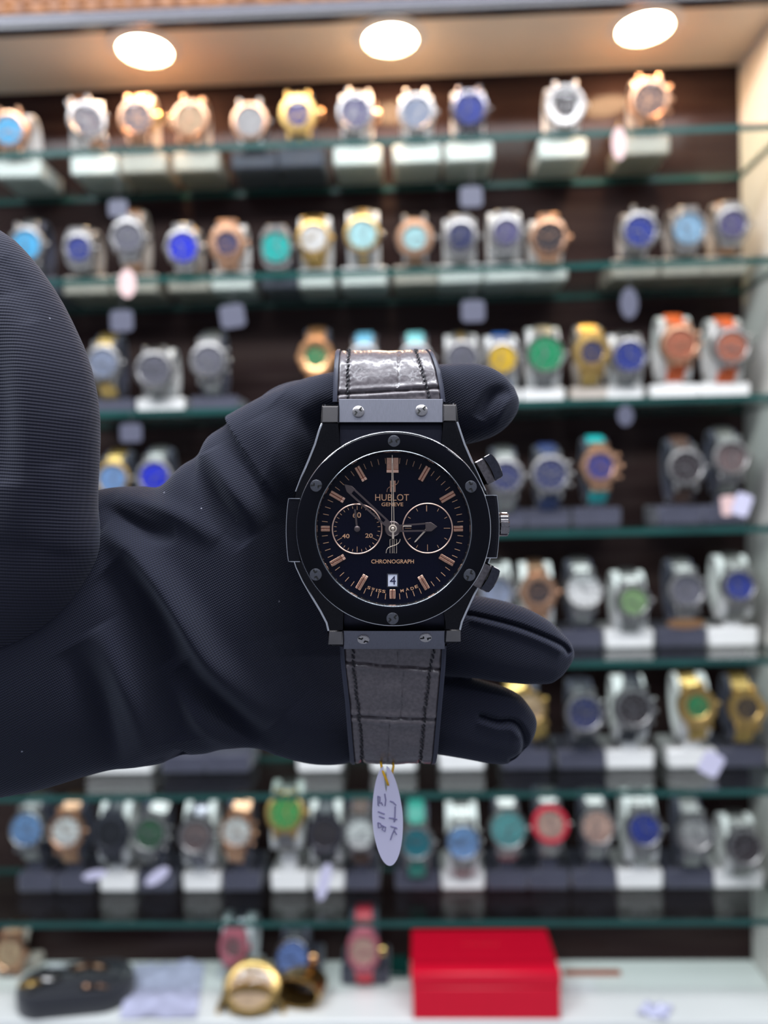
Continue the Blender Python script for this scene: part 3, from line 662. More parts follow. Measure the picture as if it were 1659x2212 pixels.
M_brush = mat('brushed_blue_grey_steel', (.24,.24,.28), .42, .85, var=.2, vscale=3000, stretch=(9, .12, 1), bump=(.15, .00005))
M_dial = mat('midnight_dial', hexc(4, 5, 24), .3, 0, spec=.12, var=.15, vscale=2500)
M_sub = mat('subdial_navy', hexc(7, 8, 28), .3, 0, spec=.12, var=.15, vscale=2500)
M_rose = mat('rose_marker', (.72, .40, .27), .28, 1, var=.15, vscale=2500)
M_roseL = mat('bright_rose_marker', (.95, .58, .42), .3, .6, var=.1, vscale=2500)
M_pr = mat('printed_gold', hexc(205, 156, 118), .5, 0, var=.05)
M_gun = mat('gunmetal_hand', (.15, .115, .11), .3, .8, var=.1, vscale=3000)
M_gold2 = mat('pale_gold_hand', (.80, .66, .52), .3, .55, var=.1, vscale=3000)
M_scr = mat('screw_steel', (.22, .22, .24), .25, 1, var=.3, vscale=4000, stretch=(6, 1, 1))
M_slot = mat('screw_slot_black', (.004, .004, .004), .6)
M_dw = mat('white_date_disc', (.75, .76, .85), .4)
M_rub = mat('black_rubber', hexc(48, 50, 66), .5, var=.1, vscale=2500)
M_thr = mat('black_thread', (.006, .006, .010), .7)
M_insert = mat('matte_black_resin', (.004, .004, .007), .4, spec=.15, bump=(.5, .0001), vscale=4000)
HW = empty('chronograph_watch', M=FM)
tag(HW, 'black chronograph wristwatch with rose gold markers held up in the gloved hand', 'watch')
NC = 128
# case body: silhouette traced as a watch case with four lugs, front sloping back at the lugs
def strip_case(mb, prof, wf, wb, sgn):
    # prof: list of (px_out, px_in, py) ; wf(py)= front level
    rings = []
    for (xo, xi, py) in prof:
        f_ = wf(py); bk = wb(py); d = 5
        a_, c_ = (xo, xi)
        s_ = 1 if xo > xi else -1
        rings.append([P(xi, py, bk), P(xi, py, f_-2), P(xi+s_*2, py, f_), P(xo-s_*d, py, f_), P(xo, py, f_-d), P(xo, py, (f_+bk)/2), P(xo-s_*6, py, bk)])
    mb.loft(rings)
def WF(py):
    d = abs(py-1141); return -36 - (0 if d < 150 else (d-150)**1.5*.016)
def WB(py):
    d = abs(py-1141); return -118 - (0 if d < 190 else (d-190)*.32)
b = MB()
TL = [(697, 731, 874), (695, 731, 880), (693, 731, 915), (687, 733, 930), (678, 735, 960), (664, 740, 995), (649, 745, 1030), (637, 750, 1062), (632, 750, 1080), (629, 750, 1141), (632, 750, 1205), (638, 750, 1225), (652, 745, 1255), (672, 744, 1290), (690, 743, 1320), (703, 742, 1345), (707, 742, 1362), (711, 742, 1390), (715, 742, 1395)]
TR = [(983, 957, 871), (987, 957, 878), (990, 957, 912), (996, 955, 930), (1006, 953, 960), (1021, 948, 995), (1037, 945, 1030), (1050, 940, 1060), (1058, 940, 1078), (1062, 940, 1141), (1060, 940, 1205), (1053, 940, 1225), (1041, 945, 1255), (1024, 950, 1290), (1010, 957, 1320), (1000, 961, 1343), (996, 962, 1360), (992, 962, 1384), (988, 962, 1389)]
strip_case(b, TL, WF, WB, -1); strip_case(b, TR, WF, WB, 1)
b.lathe([(150, -125), (196, -118), (207, -100), (209, -40), (205, -30), (150, -30)], NC, T(*K(1, -1, 0)) @ SC)
b.build('case', M_pvd, HW, smooth=50)
# polished edge running along each flank
for TT, s_ in ((TL, 1), (TR, -1)):
    for seg in (TT[2:8], TT[10:17]):
            b = MB(); b.tube([P(xo+s_*2.5, py, WF(py)-1.0) for xo, xi, py in seg], 3.0*U, 8); b.build('polished_edge', M_edgem, HW)
for nm, prof in (('lug_cap', (695, 731, 877, 914)), ('lug_cap', (957, 986, 874, 911)), ('lug_cap', (709, 741, 1362, 1392)), ('lug_cap', (963, 995, 1360, 1386))):
    xa, xb, ya, yb_ = prof; f1, f2 = WF(ya)+3, WF(yb_)+3
    b = MB()
    rr = []
    for (ins_, dz_) in ((0, -8), (0, -2), (2.5, 1)):
        rr.append([P(xa+ins_, ya+ins_, f1+dz_), P(xb-ins_, ya+ins_, f1+dz_), P(xb-ins_, yb_-ins_, f2+dz_), P(xa+ins_, yb_-ins_, f2+dz_)])
    b.loft(rr); b.build(nm, mat('lug_top_steel', (.26, .24, .23), .22, 1, var=.15, vscale=200), HW, smooth=20)
# bezel
BZ = T(*K(2, -1, 0)) @ SC
b = MB(); b.lathe([(204, -34), (211, -30), (212.5, -12), (210, -5), (205, -1.5), (176, 0), (172, -1), (170.5, -4), (170.5, -30)], NC, BZ); bez = b.build('bezel', M_cer, HW, smooth=35)
b = MB(); b.lathe([(210.8, -9), (211.8, -8), (211.2, -5.5), (209.6, -4.2)], NC, BZ); b.build('bezel_edge', M_edgem, HW)
b = MB(); b.lathe([(171, -12), (170.9, -3), (168.5, -1.8), (166.5, -4), (164.8, -18), (164.8, -30), (171, -30)], NC, BZ, closed=True); b.build('inner_ring', mat('silver_ring', (.42, .45, .48), .18, 1, var=.1, vscale=2000), HW, smooth=50)
def screw(cx, cy, w_, r, ang, parent, tilt=0, seat=M_scr):
    Mx = T(*P(cx, cy, w_)) @ RX(tilt) @ SC @ RZ(ang)
    mb = MB(); mb.lathe([(r+.9, -6), (r+.9, -.2), (r+.2, 0), (r, 1.0), (r-.6, 1.3), (0, 1.3)], 36, Mx, mi=0)
    for s_ in (-1, 1):
        mb.box((s_*r*.62, -s_*r*.10, .95), (r*.72, r*.32, 1.2), Mx, mi=1)
        mb.box((s_*r*.34, -s_*r*.32, .95), (r*.26, r*.42, 1.2), Mx, mi=1)
    mb.build('screw', [seat, M_slot], parent, smooth=40)
for cx, cy, an in ((851, 953, .5), (683, 1049, .1), (1017, 1051, -1.15), (682, 1241, -1.0), (1014, 1242, 1.25), (848, 1336, .85)):
    screw(cx, cy, -.2, 12.2, an, bez)
# dial
DM = T(*P(848, 1142, -28)) @ SC; DW = -28
b = MB(); b.lathe([(0, 0), (168, 0), (168, -3)], NC, DM); dial = b.build('dial', M_dial, HW)
KD = 1.017                                   # the dial sits 2.8 mm deeper
def DP(px, py, h=0): return T(*P(px, py, DW+h)) @ SC
b = MB()
for k in range(60):
    if k % 5 == 0: continue
    b.box((0, 147*KD, .5), (1.25, 12.5, .6), DM @ RZ(-k*PI/30))
b.build('minute_track', M_pr, dial)
HM = {0: (137, 33, 27), 1: (137, 35, 12.5), 2: (137, 35, 13), 3: (142, 20.5, 12.5), 4: (135, 35, 12.5), 5: (134, 33, 12.5), 6: (141, 20, 12.5), 7: (133, 35, 12.5), 8: (137, 35, 12.5), 9: (145, 20, 12.5), 10: (138, 35, 12.5), 11: (137, 35, 12.5)}
for h_, (rc, L, Wd) in HM.items():
    an = -h_*PI/6; Mx = DM @ RZ(an) @ T(0, rc*KD, 0); b = MB()
    lip = 7 if h_ not in (3, 9, 6, 1, 2, 4) else 0
    for s_ in (-1, 1):
        b.box((s_*Wd*.27, lip/2, 2), (Wd*.44, L-lip, 4), Mx, bev=.7, mi=0)
        if lip: b.box((s_*Wd*.27, -L/2+lip/2-.3, 2.2), (Wd*.44, lip-.8, 4), Mx, bev=.5, mi=1)
    b.box((0, 0, 1.2), (Wd*.9, L*.98, 2), Mx, mi=2)
    b.build('hour_marker', [M_rose, M_roseL, mat('marker_groove', (.16, .03, .02), .4)], dial, smooth=30)
for (cx, cy, kind) in ((771.5, 1142.5, 0), (923.5, 1141, 1)):
    Mx = DP(cx, cy); b = MB(); b.lathe([(0, .35), (53*KD, .35), (53*KD, 0)], 72, Mx); sd = b.build('subdial', M_sub, dial)
    b = MB(); b.lathe([(52.2*KD, 0), (52.2*KD, 1.6), (53.3*KD, 2.3), (54.8*KD, 1.6), (54.8*KD, 0)], 96, Mx); b.build('subdial_ring', mat('rose_ring', (.95, .62, .47), .3, .85, var=.05), sd)
    b = MB()
    if kind == 0:
        for k in range(30):
            q = -k*2*PI/30; L = 12 if k in (10, 20, 15) else 5.5
            if k in (0,): L = 9
            b.box((0, (50-L/2)*KD, .8), (1.1, L, .5), Mx @ RZ(q))
    else:
        for k in range(12):
            q = -k*PI/6; L = 14 if k in (6, 3, 9) else 7
            if k == 0: continue
            b.box((0, (49-L/2)*KD, .8), (1.1, L, .5), Mx @ RZ(q))
    b.build('subdial_ticks', M_pr, sd)
def dtext(txt, px, py, hgt, wid, par, m=M_pr, h=.8, rot=0, thick=0):
    mb = MB(); text_into(mb, txt, hgt*KD, DP(px, py, h) @ RZ(rot), width=wid*KD if wid else None, thick=thick); return mb.build('lettering', m, par, smooth=0)
dtext('HUBLOT', 847, 1074.5, 14.2, 73, dial); dtext('GENEVE', 847.5, 1089.5, 8, 47, dial, thick=.012)
dtext('CHRONOGRAPH', 848, 1212.8, 8.8, 92, dial, thick=.012)
dtext('60', 771, 1112.5, 12, 18, dial, thick=.01); dtext('40', 747, 1158, 9.5, 16, dial, thick=.015); dtext('20', 797, 1157, 9.5, 16, dial, thick=.015)
dtext('1', 921.5, 1098, 13, None, dial, thick=-.005)
mb = MB()
for ch, x_, y_ in (('S', 797, 1269.5), ('W', 806, 1272.5), ('I', 813.5, 1275), ('S', 820.5, 1276), ('S', 829, 1277.5), ('M', 868.5, 1276), ('A', 880, 1273), ('D', 890.5, 1271), ('E', 899.5, 1267)):
    q = math.atan2(x_-848, y_-1141); text_into(mb, ch, 6.4*KD, DP(x_, y_, .8) @ RZ(q), width=(2 if ch == 'I' else 7)*KD, thick=.01)
mb.build('lettering', M_pr, dial, smooth=0)
b = MB(); b.box((0, 0, .4), (20, 26, .8), DP(848, 1253.5)); dwn = b.build('date_window', M_dw, dial)
b = MB(); 
for s_ in (-1, 1): b.box((s_*11.2, 0, .9), (2, 29, 1.6), DP(848, 1253.5)); b.box((0, s_*14, .9), (23, 1.8, 1.6), DP(848, 1253.5))
b.build('date_frame', mat('date_frame_dark', (.05, .05, .06), .3), dwn)
mb = MB(); text_into(mb, '4', 18.5, DP(848.5, 1253.5, 1.1), width=13); mb.build('lettering', mat('ink_blue_black', (.01, .01, .05), .5), dwn, smooth=0)
# emblem: two upright bars with a curved stroke through them
def emblem(px, py, hgt, m, par, h, outline=False, nm='emblem'):
    Mx = DP(px, py, h); mb = MB(); r_ = .55 if outline else .7
    for s_ in (-1, 1):
        x_ = s_*hgt*.15
        if outline:
            wv = hgt*.09
            mb.tube([Mx @ Vector(q) for q in ((x_-wv, -hgt/2, 0), (x_-wv, hgt/2, 0), (x_+wv, hgt/2, 0), (x_+wv, -hgt/2, 0))], r_*U, 6, loop=True)
        else: mb.box((x_, 0, 0), (hgt*.19, hgt, .8), Mx)
    mb.tube([Mx @ Vector((hgt*a_, hgt*c_, .8)) for a_, c_ in ((-.52, -.5), (-.48, -.25), (-.35, -.1), (-.1, 0), (.15, .08), (.35, .2), (.46, .34), (.5, .52))], r_*1.2*U, 6)
    return mb.build(nm, m, par)
emblem(848.5, 1050.5, 25, M_rose, dial, .8)
# hands
def hand(name, cx, cy, tx, ty, wbase, wtip, tipl, h, m, slot=None, tail=0, parent=HW):
    c0 = P(cx, cy, DW+h); c1 = P(tx, ty, DW+h); d = (c1-c0); L = d.length/U; an = math.atan2(d.y, d.x)
    Mx = T(*c0) @ RZ(an) @ SC; mb = MB(); tk = 2.2
    if slot:
        s0, s1, fr = slot
        for s_ in (-1, 1):
            def hw(x): return wbase/2+(wtip-wbase)/2*x/(L-tipl)
            pts = [(6, s_*1, ), (s0, s_*hw(s0))]
            o_ = [(s0, s_*hw(s0)), (s1, s_*hw(s1)), (s1, s_*(hw(s1)-fr)), (s0, s_*(hw(s0)-fr))]
            mb.prism(o_ if s_ > 0 else o_[::-1], -tk/2, tk/2, 0, Mx)
        hw0, hw1, hw2 = (wbase/2+(wtip-wbase)/2*x/(L-tipl) for x in (s0, s1, L-tipl))
        mb.prism([(-4, -hw0*.75), (s0, -hw0), (s0, hw0), (-4, hw0*.75)], -tk/2, tk/2, 0, Mx)
        mb.prism([(s1, -hw1), (L-tipl, -hw2), (L, 0), (L-tipl, hw2), (s1, hw1)], -tk/2, tk/2, .5, Mx)
    else:
        mb.prism([(-tail, -wbase/2), (L-tipl, -wtip/2), (L, 0), (L-tipl, wtip/2), (-tail, wbase/2)], -tk/2, tk/2, .5, Mx)
    return mb.build(name, m, parent, smooth=30)
hand('subdial_hand', 771.5, 1142.5, 766.5, 1099, 4.5, 4.5, 3, 4, M_gun)
b = MB(); b.lathe([(6.5, -1), (6.5, 1), (4, 2.5), (2, 3), (2, 4), (0, 4)], 28, DP(771.5, 1142.5, 4)); b.build('hand_hub', M_gun, HW)
hand('subdial_hand', 923.5, 1141, 895, 1172, 4, 3, 3, 4, M_gold2)
b = MB(); b.lathe([(4.5, -1), (4.5, 1), (2, 3), (0, 3.5)], 28, DP(923.5, 1141, 4)); b.build('hand_hub', M_gold2, HW)
hand('hour_hand', 848, 1142, 944.5, 1137.5, 15, 20, 13, 8, M_gun, slot=(20, 72, 3.6))
hand('minute_hand', 848, 1142, 743.5, 1046, 15, 17, 15, 12, M_gun, slot=(24, 118, 4.2))
b = MB()
b.tube([P(870+.5, 1136.5, DW+9.5), P(889, 1136.5, DW+9.5)], 1.0*U, 6)
b.build('hour_hand_inlay', M_gold2, HW)
b = MB(); b.lathe([(17, 3), (17, 11), (15, 13), (0, 13)], 48, DP(848, 1142, 0)); b.build('center_hub', M_gun, HW)
b = MB()
c0 = P(848.5, 1142, DW+17)
for s_ in (-1, 1): b.tube([P(848.7+s_*2.6, 1136, DW+17), P(847.5+s_*.9, 990, DW+17)], .75*U, 6)
b.tube([P(847.5, 1000, DW+17), P(847.3, 983, DW+17)], .9*U, 6)
b.tube([P(848.9, 1146, DW+17), P(849.2, 1164, DW+17)], 2.4*U, 8)
b.lathe([(9, -1.2), (9, 1.2), (7, 2), (6, 2), (5.4, 0), (5.4, -1)], 40, DP(848.5, 1142, 17))
b.lathe([(4, -1), (3.6, 4), (2.2, 5), (0, 5)], 24, DP(848.5, 1142, 17))
sh = b.build('second_hand', M_gold2, HW)
emblem(849.5, 1180, 30, M_gold2, sh, 17, True, 'counterweight')
b = MB(); b.lathe([(166.5, -9), (160, -7.5), (100, -6.4), (0, -6)], NC, BZ); b.build('crystal', clear_glass('domed_crystal', (.99, .99, 1), .22), HW)
# flanks, crown and pushers
for nm, px0, px1, ya, yb_ in (('side_insert', 619, 640, 1077, 1213), ('side_insert', 1055, 1077, 1070, 1205)):
    rings = []
    for i in range(13):
        t_ = i/12; y_ = ya+(yb_-ya)*t_; bow = 5*(1-(2*t_-1)**2)*(-1 if px0 < 800 else 1)
        xo, xi = (px0+bow+4, px1+8) if px0 < 800 else (px1+bow-4, px0-8)
        s_ = 1 if xo > xi else -1
        rings.append([P(xi, y_, -110), P(xi, y_, -14), P(xo-s_*5, y_, -14), P(xo, y_, -19), P(xo, y_, -100), P(xo-s_*5, y_, -110)])
    b = MB(); b.loft(rings); o = b.build(nm, M_insert, HW, smooth=30)
    b = MB(); xs = [r[3] for r in rings]; b.tube(xs, 1.0*U, 6); b.tube([rings[0][1], rings[0][2], rings[0][3]], 1.0*U, 6); b.tube([rings[-1][1], rings[-1][2], rings[-1][3]], 1.0*U, 6); b.build('insert_edge', M_edgem, o)
CMx = T(*P(1077, 1132.5, -62)) @ RY(PI/2) @ SC
b = MB()
fl = lambda a: 1+.05*math.copysign(min(1, abs(math.cos(a*8))*2.2), math.cos(a*8))
b.lathe([(22, -6), (25, 0), (26, 2), (26, 18), (24, 21), (17, 22.5), (0, 23)], 128, CMx, fl); b.build('crown', mat('crown_steel', (.36, .33, .33), .16, 1, var=.2, vscale=2000), HW, smooth=25)
def pusher(cx, cy, an, flip):
    Mx = T(*P(cx, cy, -62)) @ RZ(an) @ SC
    b = MB(); b.box((-13, flip*4, 0), (22, 58, 62), Mx, bev=3); o = b.build('pusher', mat('pusher_collar_metal', (.26, .23, .23), .18, 1, var=.35, vscale=1500), HW, smooth=20)
    b = MB(); rings = []
    for x_, i_ in ((-2, 0), (14, 0), (18, 1.5), (20, 5)):
        rings.append([((x_+(1-(t_/6-1)**2)*3.5), y__, z__) for t_, y__, z__ in [(k, -28+i_+(56-2*i_)*k/12, 28-i_) for k in range(13)]] + [((x_+(1-(t_/6-1)**2)*3.5), y__, z__) for t_, y__, z__ in [(k, -28+i_+(56-2*i_)*k/12, -28+i_) for k in range(12, -1, -1)]])
    b.loft(rings, Mx); cap_ = b.build('pusher_cap', mat('pusher_cap_metal', (.09, .09, .11), .14, 1, var=.2, vscale=1500), o, smooth=25)
    for s_ in (-1, 1):
        b = MB(); b.box((7.5, s_*27, 0), (15, 5, 52), Mx, bev=1.5); b.build('cap_end', mat('pusher_silver', (.5, .46, .44), .16, 1, var=.2, vscale=1500), o, smooth=25)
pusher(1055, 1014, math.radians(28), 0)
pusher(1049, 1246, math.radians(-28), 0)
# end pieces and strap
def quadbox(mb, xa, xb, ya, yb_, wa, wb2, th, bev=2, mi=None):
    rr = []
    for ins_, dz_ in ((0, -th), (0, -bev), (bev*.6, 0)):
        rr.append([P(xa+ins_, ya+ins_, wa+dz_), P(xb-ins_, ya+ins_, wa+dz_), P(xb-ins_, yb_-ins_, wb2+dz_), P(xa+ins_, yb_-ins_, wb2+dz_)])
    mb.loft(rr, mi=mi)
b = MB(); quadbox(b, 733, 956, 905, 1000, -66, -50, 60); b.build('end_piece', mat('end_piece_steel', (.035, .035, .05), .35, .9, var=.2, vscale=3000, stretch=(9, .12, 1)), HW, smooth=20)
b = MB(); quadbox(b, 742, 961, 1290, 1372, -50, -70, 60); b.build('end_piece', MATS['end_piece_steel'], HW, smooth=20)
b = MB(); quadbox(b, 732, 957, 862, 913, -60, -50, 30); pl = b.build('strap_plate', M_brush, HW, smooth=20)
M_ps = mat('polished_screw_steel', (.62, .58, .56), .2, 1, var=.15, vscale=3000)
screw(774, 888.5, -52.6, 12.3, 1.0, pl, math.radians(-11.5), M_ps); screw(910.5, 886, -53, 12.3, .9, pl, math.radians(-11.5), M_ps)
b = MB(); quadbox(b, 742, 961, 1362, 1402, -42, -72, 30); pl = b.build('strap_plate', M_brush, HW, smooth=20)
screw(785, 1382, -55, 12.5, -.4, pl, math.radians(36), M_ps); screw(919.5, 1378, -52, 12.5, .2, pl, math.radians(36), M_ps)

def leather_mat():
    m = mat('grey_black_croc_leather', hexc(102, 94, 97), .36, 0, var=.3, vscale=1200, spec=.6, coat=.25, bump=(.35, .00012)); return m
M_lea = leather_mat()
def strap(path, left, right, hgr, vgr, stit, name, label):
    # path: (py, w) along the outer surface; left/right px as functions of the index 0..1
    def interp(tab, t_):
        for (a_, va), (c_, vc) in zip(tab, tab[1:]):
            if t_ <= c_: return va+(vc-va)*(t_-a_)/(c_-a_)
        return tab[-1][1]
    # resample path
    pts = [Vector((0, y_, w_)) for y_, w_ in path]
    L = [0]
    for a_, c_ in zip(pts, pts[1:]): L.append(L[-1]+(c_-a_).length)
    NV, NU = 150, 84
    def cr(i, f_):
        g = lambda k: pts[max(0, min(len(pts)-1, k))]
        p0, p1, p2, p3 = g(i-1), g(i), g(i+1), g(i+2)
        return .5*((2*p1)+(p2-p0)*f_+(2*p0-5*p1+4*p2-p3)*f_*f_+(3*p1-p0-3*p2+p3)*f_**3)
    def pos(t_):
        s_ = t_*L[-1]
        for i in range(len(L)-1):
            if s_ <= L[i+1]+1e-6: return cr(i, (s_-L[i])/(L[i+1]-L[i]))
        return pts[-1]
    rows = []
    for j in range(NV+1):
        t_ = j/NV; p = pos(t_); q = pos(min(1, t_+.004)); r_ = pos(max(0, t_-.004)); tg = (q-r_).normalized()
        rows.append((t_, p, Vector((0, tg.z, -tg.y)) if True else None, tg))
    vs = []; fs = []; top = []; 
    for t_, p, n_, tg in rows:
        nn = Vector((0, -tg.z, tg.y));  # in (py down) space; w component towards the eye
        if nn.z < 0 and t_ < .3: nn = -nn
        if t_ > 0 and top and nn.dot(top[-1]) < 0: nn = -nn
        top.append(nn)
        l_, r2 = interp(left, t_), interp(right, t_)
        for i in range(NU+1):
            u_ = i/NU; x_ = l_+(r2-l_)*u_
            e = min(u_, 1-u_)*NU
            h_ = 0
            for (ly, ry, wd_, dp) in hgr:
                yy = ly+(ry-ly)*u_+2.2*noise.noise(Vector((u_*7, ly*.1, 0)))
                dd = abs(p.y-yy)
                h_ -= dp*math.exp(-(dd/wd_)**2)
                h_ += dp*.4*math.exp(-((dd-wd_*3.2)/(wd_*1.8))**2)
            for (x0_, x1_, ya_, yb2) in vgr:
                if ya_-4 < p.y < yb2+4:
                    xx = x0_+(x1_-x0_)*(p.y-ya_)/(yb2-ya_)+2*noise.noise(Vector((p.y*.05, x0_, 3)))
                    h_ -= 3.6*math.exp(-((x_-xx)/2.4)**2)
            for st in stit:
                xx = interp([(yy_, xx_) for xx_, yy_ in st], p.y) if st[0][1] < st[-1][1] else interp([(yy_, xx_) for xx_, yy_ in st[::-1]], p.y)
                h_ -= 3.4*math.exp(-((x_-xx)/4.5)**2)*(1+.4*math.sin(p.y*.55))
            h_ += 3.0*noise.noise(Vector((x_*.03, p.y*.035, 5)))+.55*noise.noise(Vector((x_*.12, p.y*.14, 9)))+(.6*noise.noise(Vector((x_*.35, p.y*.06, 2))))
            if e < 2: h_ -= (2-e)*2.0
            py2 = p.y+nn.y*h_; w2 = p.z+nn.z*h_
            vs.append(P(x_, py2, w2))
    W1 = NU+1; o_ = len(vs)
    for j, (t_, p, n_, tg) in enumerate(rows):
        nn = top[j]; l_, r2 = interp(left, t_), interp(right, t_)
        for i in (0, 1): vs.append(P((l_, r2)[i], p.y-nn.y*24, p.z-nn.z*24))
    for j in range(NV):
        for i in range(NU): k = j*W1+i; fs.append((k, k+1, k+W1+1, k+W1))
        a_ = o_+2*j
        fs += [(j*W1, (j+1)*W1, a_+2, a_), (j*W1+NU, a_+1, a_+3, (j+1)*W1+NU), (a_, a_+2, a_+3, a_+1)]
    fs.append(tuple([i for i in range(W1)]+[o_+1, o_])); fs.append(tuple([NV*W1+i for i in range(W1)]+[o_+2*NV+1, o_+2*NV]))
    b = MB(); b.add(vs, fs); so = b.build(name, M_lea, HW, smooth=60)
    # rubber flanks
    for sd in (0, 1):
        rr = []
        for j in range(0, NV+1, 3):
            t_, p = rows[j][0], rows[j][1]; nn = top[j]
            x_ = interp((left, right)[sd], t_); s_ = -1 if sd == 0 else 1
            q = [(0, 1.5), (6, 1.5), (9.5, -2), (9.5, -24), (0, -26)]
            rr.append([P(x_+s_*a_, p.y+nn.y*c_, p.z+nn.z*c_) for a_, c_ in q])
        b = MB(); b.loft(rr); b.build('rubber_edge', M_rub, so, smooth=40)
    # stitching
    for st in stit:
        b = MB(); ys = [q[1] for q in st]; y0_, y1_ = min(ys), max(ys); tab = sorted([(q[1], q[0]) for q in st])
        # walk along rows
        acc = 0; last = None; k = 0; seg = None
        path_ = []
        for j, (t_, p, n_, tg) in enumerate(rows):
            if y0_ <= p.y <= y1_: path_.append((interp(tab, p.y), p.y+top[j].y*.6, p.z+top[j].z*.6, j))
        step = 5; i = 0
        while i+3 < len(path_):
            a_, c_ = path_[i], path_[i+3]
            wob = random.uniform(-1.6, 1.6)
            b.tube([P(a_[0]-1.5+wob, a_[1], a_[2]-1.5), P((a_[0]+c_[0])/2+wob, (a_[1]+c_[1])/2, (a_[2]+c_[2])/2+1.2), P(c_[0]+2.0+wob, c_[1], c_[2]-1.5)], 1.7*U, 7)
            i += 4
        b.build('stitching', M_thr, so)
    return so
# upper half: rises from the plate, rolls over backwards
def arc(y0, w0, pts): return [(y0, w0)]+pts
up_path = [(868, -84), (850, -86), (825, -92), (800, -102), (778, -118), (764, -138), (757, -162), (756, -190), (762, -225), (785, -275), (830, -320)]
strap(up_path, [(0, 728), (.25, 731), (.5, 735), (1, 745)], [(0, 953), (.1, 949), (.22, 942), (.35, 931), (.5, 921), (1, 905)],
      [(851, 838, 2.6, 6.0)], [(862, 858, 762, 832)], [[(753, 755), (751, 800), (752, 868)], [(898, 755), (908, 785), (917, 820), (928, 868)]], 'upper_strap', '')
lo_path = [(1396, -86), (1420, -92), (1460, -104), (1500, -118), (1550, -142), (1600, -172), (1630, -198), (1645, -225), (1650, -260), (1640, -300)]
strap(lo_path, [(0, 743), (.12, 746), (.35, 755), (.7, 764), (1, 768)], [(0, 955), (.12, 953), (.35, 946), (.55, 940), (.75, 935), (1, 930)],
      [(1432, 1448, 2.6, 7), (1549, 1556, 2.6, 7)], [(861, 860, 1396, 1430), (872, 866, 1452, 1545), (841, 838, 1565, 1640)],
      [[(761, 1396), (766, 1470), (774, 1530), (780, 1600), (783, 1648)], [(937, 1396), (927, 1460), (918, 1530), (912, 1600), (907, 1648)]], 'lower_strap', '')

# ------------------------------------------------------------------ the white tag hanging under the strap
PT = empty('price_tag', M=FM)
b = MB(); n = 64; poly = []
for i in range(n):
    q = 2*PI*i/n; x_, y_ = 33*math.cos(q), 108*math.sin(q)
    x_ *= 1-.10*math.sin(q)*(1 if math.sin(q) > 0 else .2)
    poly.append((x_+3*math.cos(q*1)*0, y_))
TM = T(*P(837, 1762, -205)) @ RZ(math.radians(3)) @ SC
# card as two half outlines round an open slot at the top
half = lambda s_: [(s_*2.2, 62)] + [(s_*abs(x_), y_) for x_, y_ in [(33*math.cos(q)*(1-.14*max(0, math.sin(q))), 108*math.sin(q)) for q in [PI/2-.12-(PI-.12)*k/30 for k in range(31)]]]
KK = D0/(D0-(-205)); kk = (D0+205)/D0
for s_ in (-1, 1):
    pl_ = [(x_*kk, y_*kk) for x_, y_ in half(s_)] + [(0, -108*kk), (0, 50*kk)]
    if s_ > 0: pl_ = pl_[::-1]
    b.loft([[(x_, y_, -1.2) for x_, y_ in pl_], [(x_, y_, 1.2) for x_, y_ in pl_]], TM)
b.build('card', M_tag, PT, smooth=0)
b = MB(); b.tube([P(822, 1640, -230), P(825, 1662, -207), P(833, 1680, -200), P(838, 1694, -203), P(839, 1700, -210), P(845, 1680, -214), P(850, 1655, -222), P(848, 1640, -235)], 3.0*U, 8)
b.build('string', M_yel, PT)
b = MB()
def ink(pts): b.tube([P(x_, y_, -203.2+0) for x_, y_ in pts], 1.5*U, 5)
zz = lambda X, Y_: (770+X/8.85, 1640+Y_/8.85)
for st in ([(410, 700), (415, 880), (440, 890)], [(410, 710), (450, 720), (445, 840), (480, 830), (500, 880)], [(540, 660), (560, 780), (545, 890)],
           [(410, 1000), (540, 1050)], [(430, 1090), (540, 1130)], [(410, 1210), (420, 1310), (480, 1290), (460, 1230), (410, 1210)], [(480, 1260), (560, 1300), (545, 1380), (490, 1340), (520, 1270)],
           [(640, 800), (700, 820), (760, 880)], [(740, 900), (735, 1100), (720, 1200)], [(620, 1120), (700, 1130), (780, 1150)], [(700, 1130), (740, 1180)],
           [(650, 1280), (760, 1310), (780, 1330)], [(740, 1310), (690, 1420), (650, 1540)], [(720, 1360), (770, 1440)]):
    ink([zz(*q) for q in st])
b.build('handwriting', M_ink, PT)
tag(PT, 'white oval handwritten tag hanging below the held watch', 'tag')
